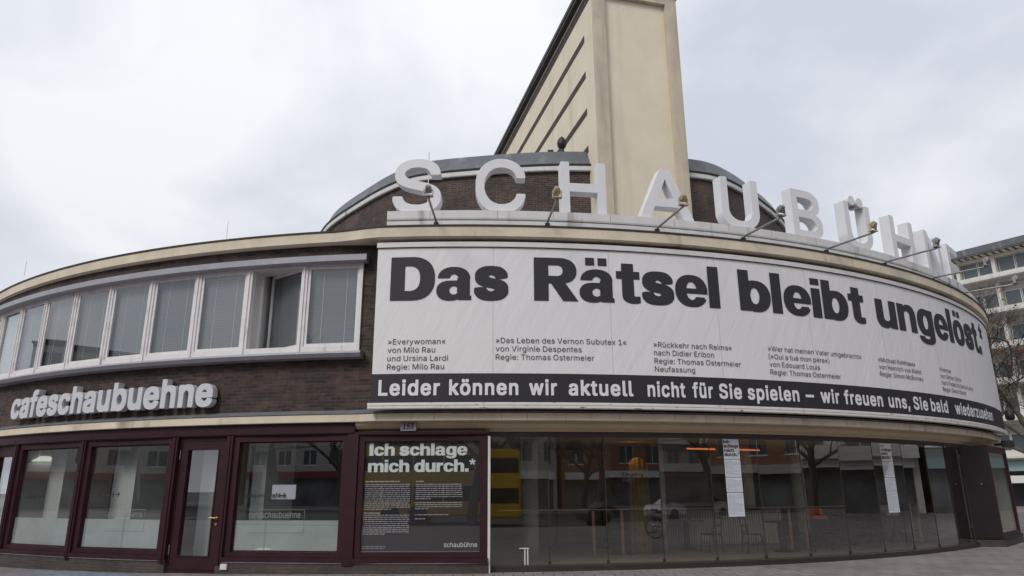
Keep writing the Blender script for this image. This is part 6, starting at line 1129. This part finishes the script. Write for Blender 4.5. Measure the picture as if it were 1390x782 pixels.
# ------------------------------------------------------------------ vehicles mirrored in the glass
BS = thing('double_decker_bus', 'yellow double-decker bus on the road, mirrored in the glass', 'bus', (-2.5, -9.6, -.13))
bx0, bx1, by0, by1 = -10.2, 3.6, -10.9, -8.4; z0 = -.13
mb = MB(); mb.box(bx0, bx1, by0, by1, z0 + .35, z0 + 4.05); obj('body', mb, 'yellow', BS, bevel=.12)
for za, zb, nm in ((1.15, 1.95, 'lower_window'), (2.75, 3.55, 'upper_window')):
    for k in range(8):
        xa = bx0 + .35 + k * 1.68; mb = MB(); mb.box(xa, xa + 1.58, by1 + .002, by1 + .012, z0 + za, z0 + zb); obj(nm, mb, 'dglass', BS)
mb = MB(); mb.box(bx1 + .002, bx1 + .02, by0 + .15, by1 - .15, z0 + 1.05, z0 + 2.2); mb.box(bx1 + .002, bx1 + .02, by0 + .15, by1 - .15, z0 + 2.7, z0 + 3.6); obj('windscreen', mb, 'dglass', BS)
for xw in (bx0 + 2.5, bx0 + 4.0, bx1 - 2.6): 
    mb = MB(); mb.tube([(xw, by1 - .25, z0 + .5), (xw, by1 + .03, z0 + .5)], .5, 20); obj('wheel', mb, 'tyre', BS)
    mb = MB(); mb.tube([(xw, by0 - .03, z0 + .5), (xw, by0 + .25, z0 + .5)], .5, 20); obj('wheel', mb, 'tyre', BS)
def car(label, x, y, m_, L_=4.4):
    t = thing('parked_car', label, 'car', (x, y, -.13), 'cars parked along the kerb')
    prof = [(-2.2, .35), (-2.25, .7), (-2.05, .92), (-1.55, .98), (-.95, 1.42), (.75, 1.45), (1.45, 1.0), (2.1, .85), (2.22, .6), (2.18, .35)]
    b_ = MB(); n = len(prof)
    def yw(z): return .88 if z < 1.0 else .70
    for s in (-1, 1): b_.quad([(x + a, y + s * yw(b), b - .13) for a, b in prof])
    for i in range(n):
        (a, b), (c, d) = prof[i], prof[(i + 1) % n]; b_.quad([(x + a, y - yw(b), b - .13), (x + c, y - yw(d), d - .13), (x + c, y + yw(d), d - .13), (x + a, y + yw(b), b - .13)])
    obj('body', b_, m_, t)
    w_ = MB()
    for s in (-1, 1): w_.quad([(x + a, y + s * (.895 if b < 1.02 else .735) , b - .13) for a, b in ((-1.4, 1.0), (-.92, 1.38), (.7, 1.40), (1.3, 1.0))])
    obj('side_window', w_, 'dglass', t)
    for a in (-1.35, 1.35):
        for s in (-1, 1): w_ = MB(); w_.tube([(x + a, y + s * .70, .19), (x + a, y + s * .90, .19)], .32, 16); obj('wheel', w_, 'tyre', t)
car('black parked car at the kerb opposite the counter', 11.5, -1.0 - 3.9, 'carblack'); car('silver parked car at the kerb farther right', 18.5, -4.9, 'carwhite'); car('silver parked car at the kerb far right near the corner', 27.0, -4.9, 'carwhite'); car('dark parked car at the kerb opposite the cafe', -13.5, -4.9, 'carblack')
# bicycles
def bike(label, x, y, rz):
    t = thing('bicycle', label, 'bicycle', (x, y, 0), 'bicycles standing on the pavement'); X = rotX(rz, (x, y, 0))
    for a in (-.52, .52):
        m_ = MB(); m_.tube([X @ Vector((a + .33 * cos(2 * pi * k / 20), 0, .34 + .33 * sin(2 * pi * k / 20))) for k in range(21)], .018, 6, cap=False); wh_ = obj('wheel', m_, 'tyre', t)
        m_ = MB()
        for k in range(8): m_.tube([X @ Vector((a, 0, .34)), X @ Vector((a + .32 * cos(pi * k / 4), 0, .34 + .32 * sin(pi * k / 4)))], .003, 3)
        obj('spokes', m_, 'silver', wh_)
    m_ = MB()
    for s in (((-.52, .34), (-.15, .30)), ((-.15, .30), (-.28, .82)), ((-.15, .30), (.36, .78)), ((-.27, .78), (.36, .80)), ((-.52, .34), (-.27, .76)), ((.52, .34), (.33, .92))): m_.tube([X @ Vector((a, 0, b)) for a, b in s], .017, 6)
    obj('frame', m_, 'silver', t); m_ = MB(); m_.box(-.42, -.16, -.07, .07, .84, .90, X); obj('saddle', m_, 'black', t); m_ = MB(); m_.tube([X @ Vector((.25, -.28, 1.0)), X @ Vector((.34, 0, .94)), X @ Vector((.25, .28, 1.0))], .014, 6); obj('handlebar', m_, 'black', t)
bike('silver bicycle standing just right of the camera view', 8.6, 8.2, radians(60)); bike('silver bicycle standing closest to the kerb at the right', 10.0, 5.6, radians(75))
def parasol(label, x, y):
    t = thing('closed_parasol', label, 'parasol', (x, y, 0), 'closed parasols of the cafe terrace'); m_ = MB(); m_.tube([(x, y, 0), (x, y, 3.1)], .03, 8); obj('pole', m_, 'silver', t)
    m_ = MB(); n = 16; pr = [(.05, 3.05), (.13, 2.7), (.22, 2.1), (.30, 1.55), (.26, 1.3)]
    for j in range(n):
        pass
    i0 = 0
    for j in range(n):
        f = 1.0 if j % 2 else .68
        for r, z in pr: m_.v.append(Vector((x + r * f * cos(2 * pi * j / n), y + r * f * sin(2 * pi * j / n), z)))
    for j in range(n):
        j2 = (j + 1) % n
        for k in range(len(pr) - 1): m_.f.append((j * 5 + k, j2 * 5 + k, j2 * 5 + k + 1, j * 5 + k + 1)); m_.uv.append(None); m_.mi.append(0)
    obj('canopy', m_, 'parasol', t, smooth=True); m_ = MB(); m_.lathe([(0, 0), (.3, 0), (.3, .06), (.06, .1), (0, .1)], (x, y, zg(x)), 20); obj('base', m_, 'steel', t)
parasol('closed grey parasol just left of the camera view near the cafe door', -12.9, 15.2); parasol('closed grey parasol left of the camera view toward the street', -9.2, 10.6)
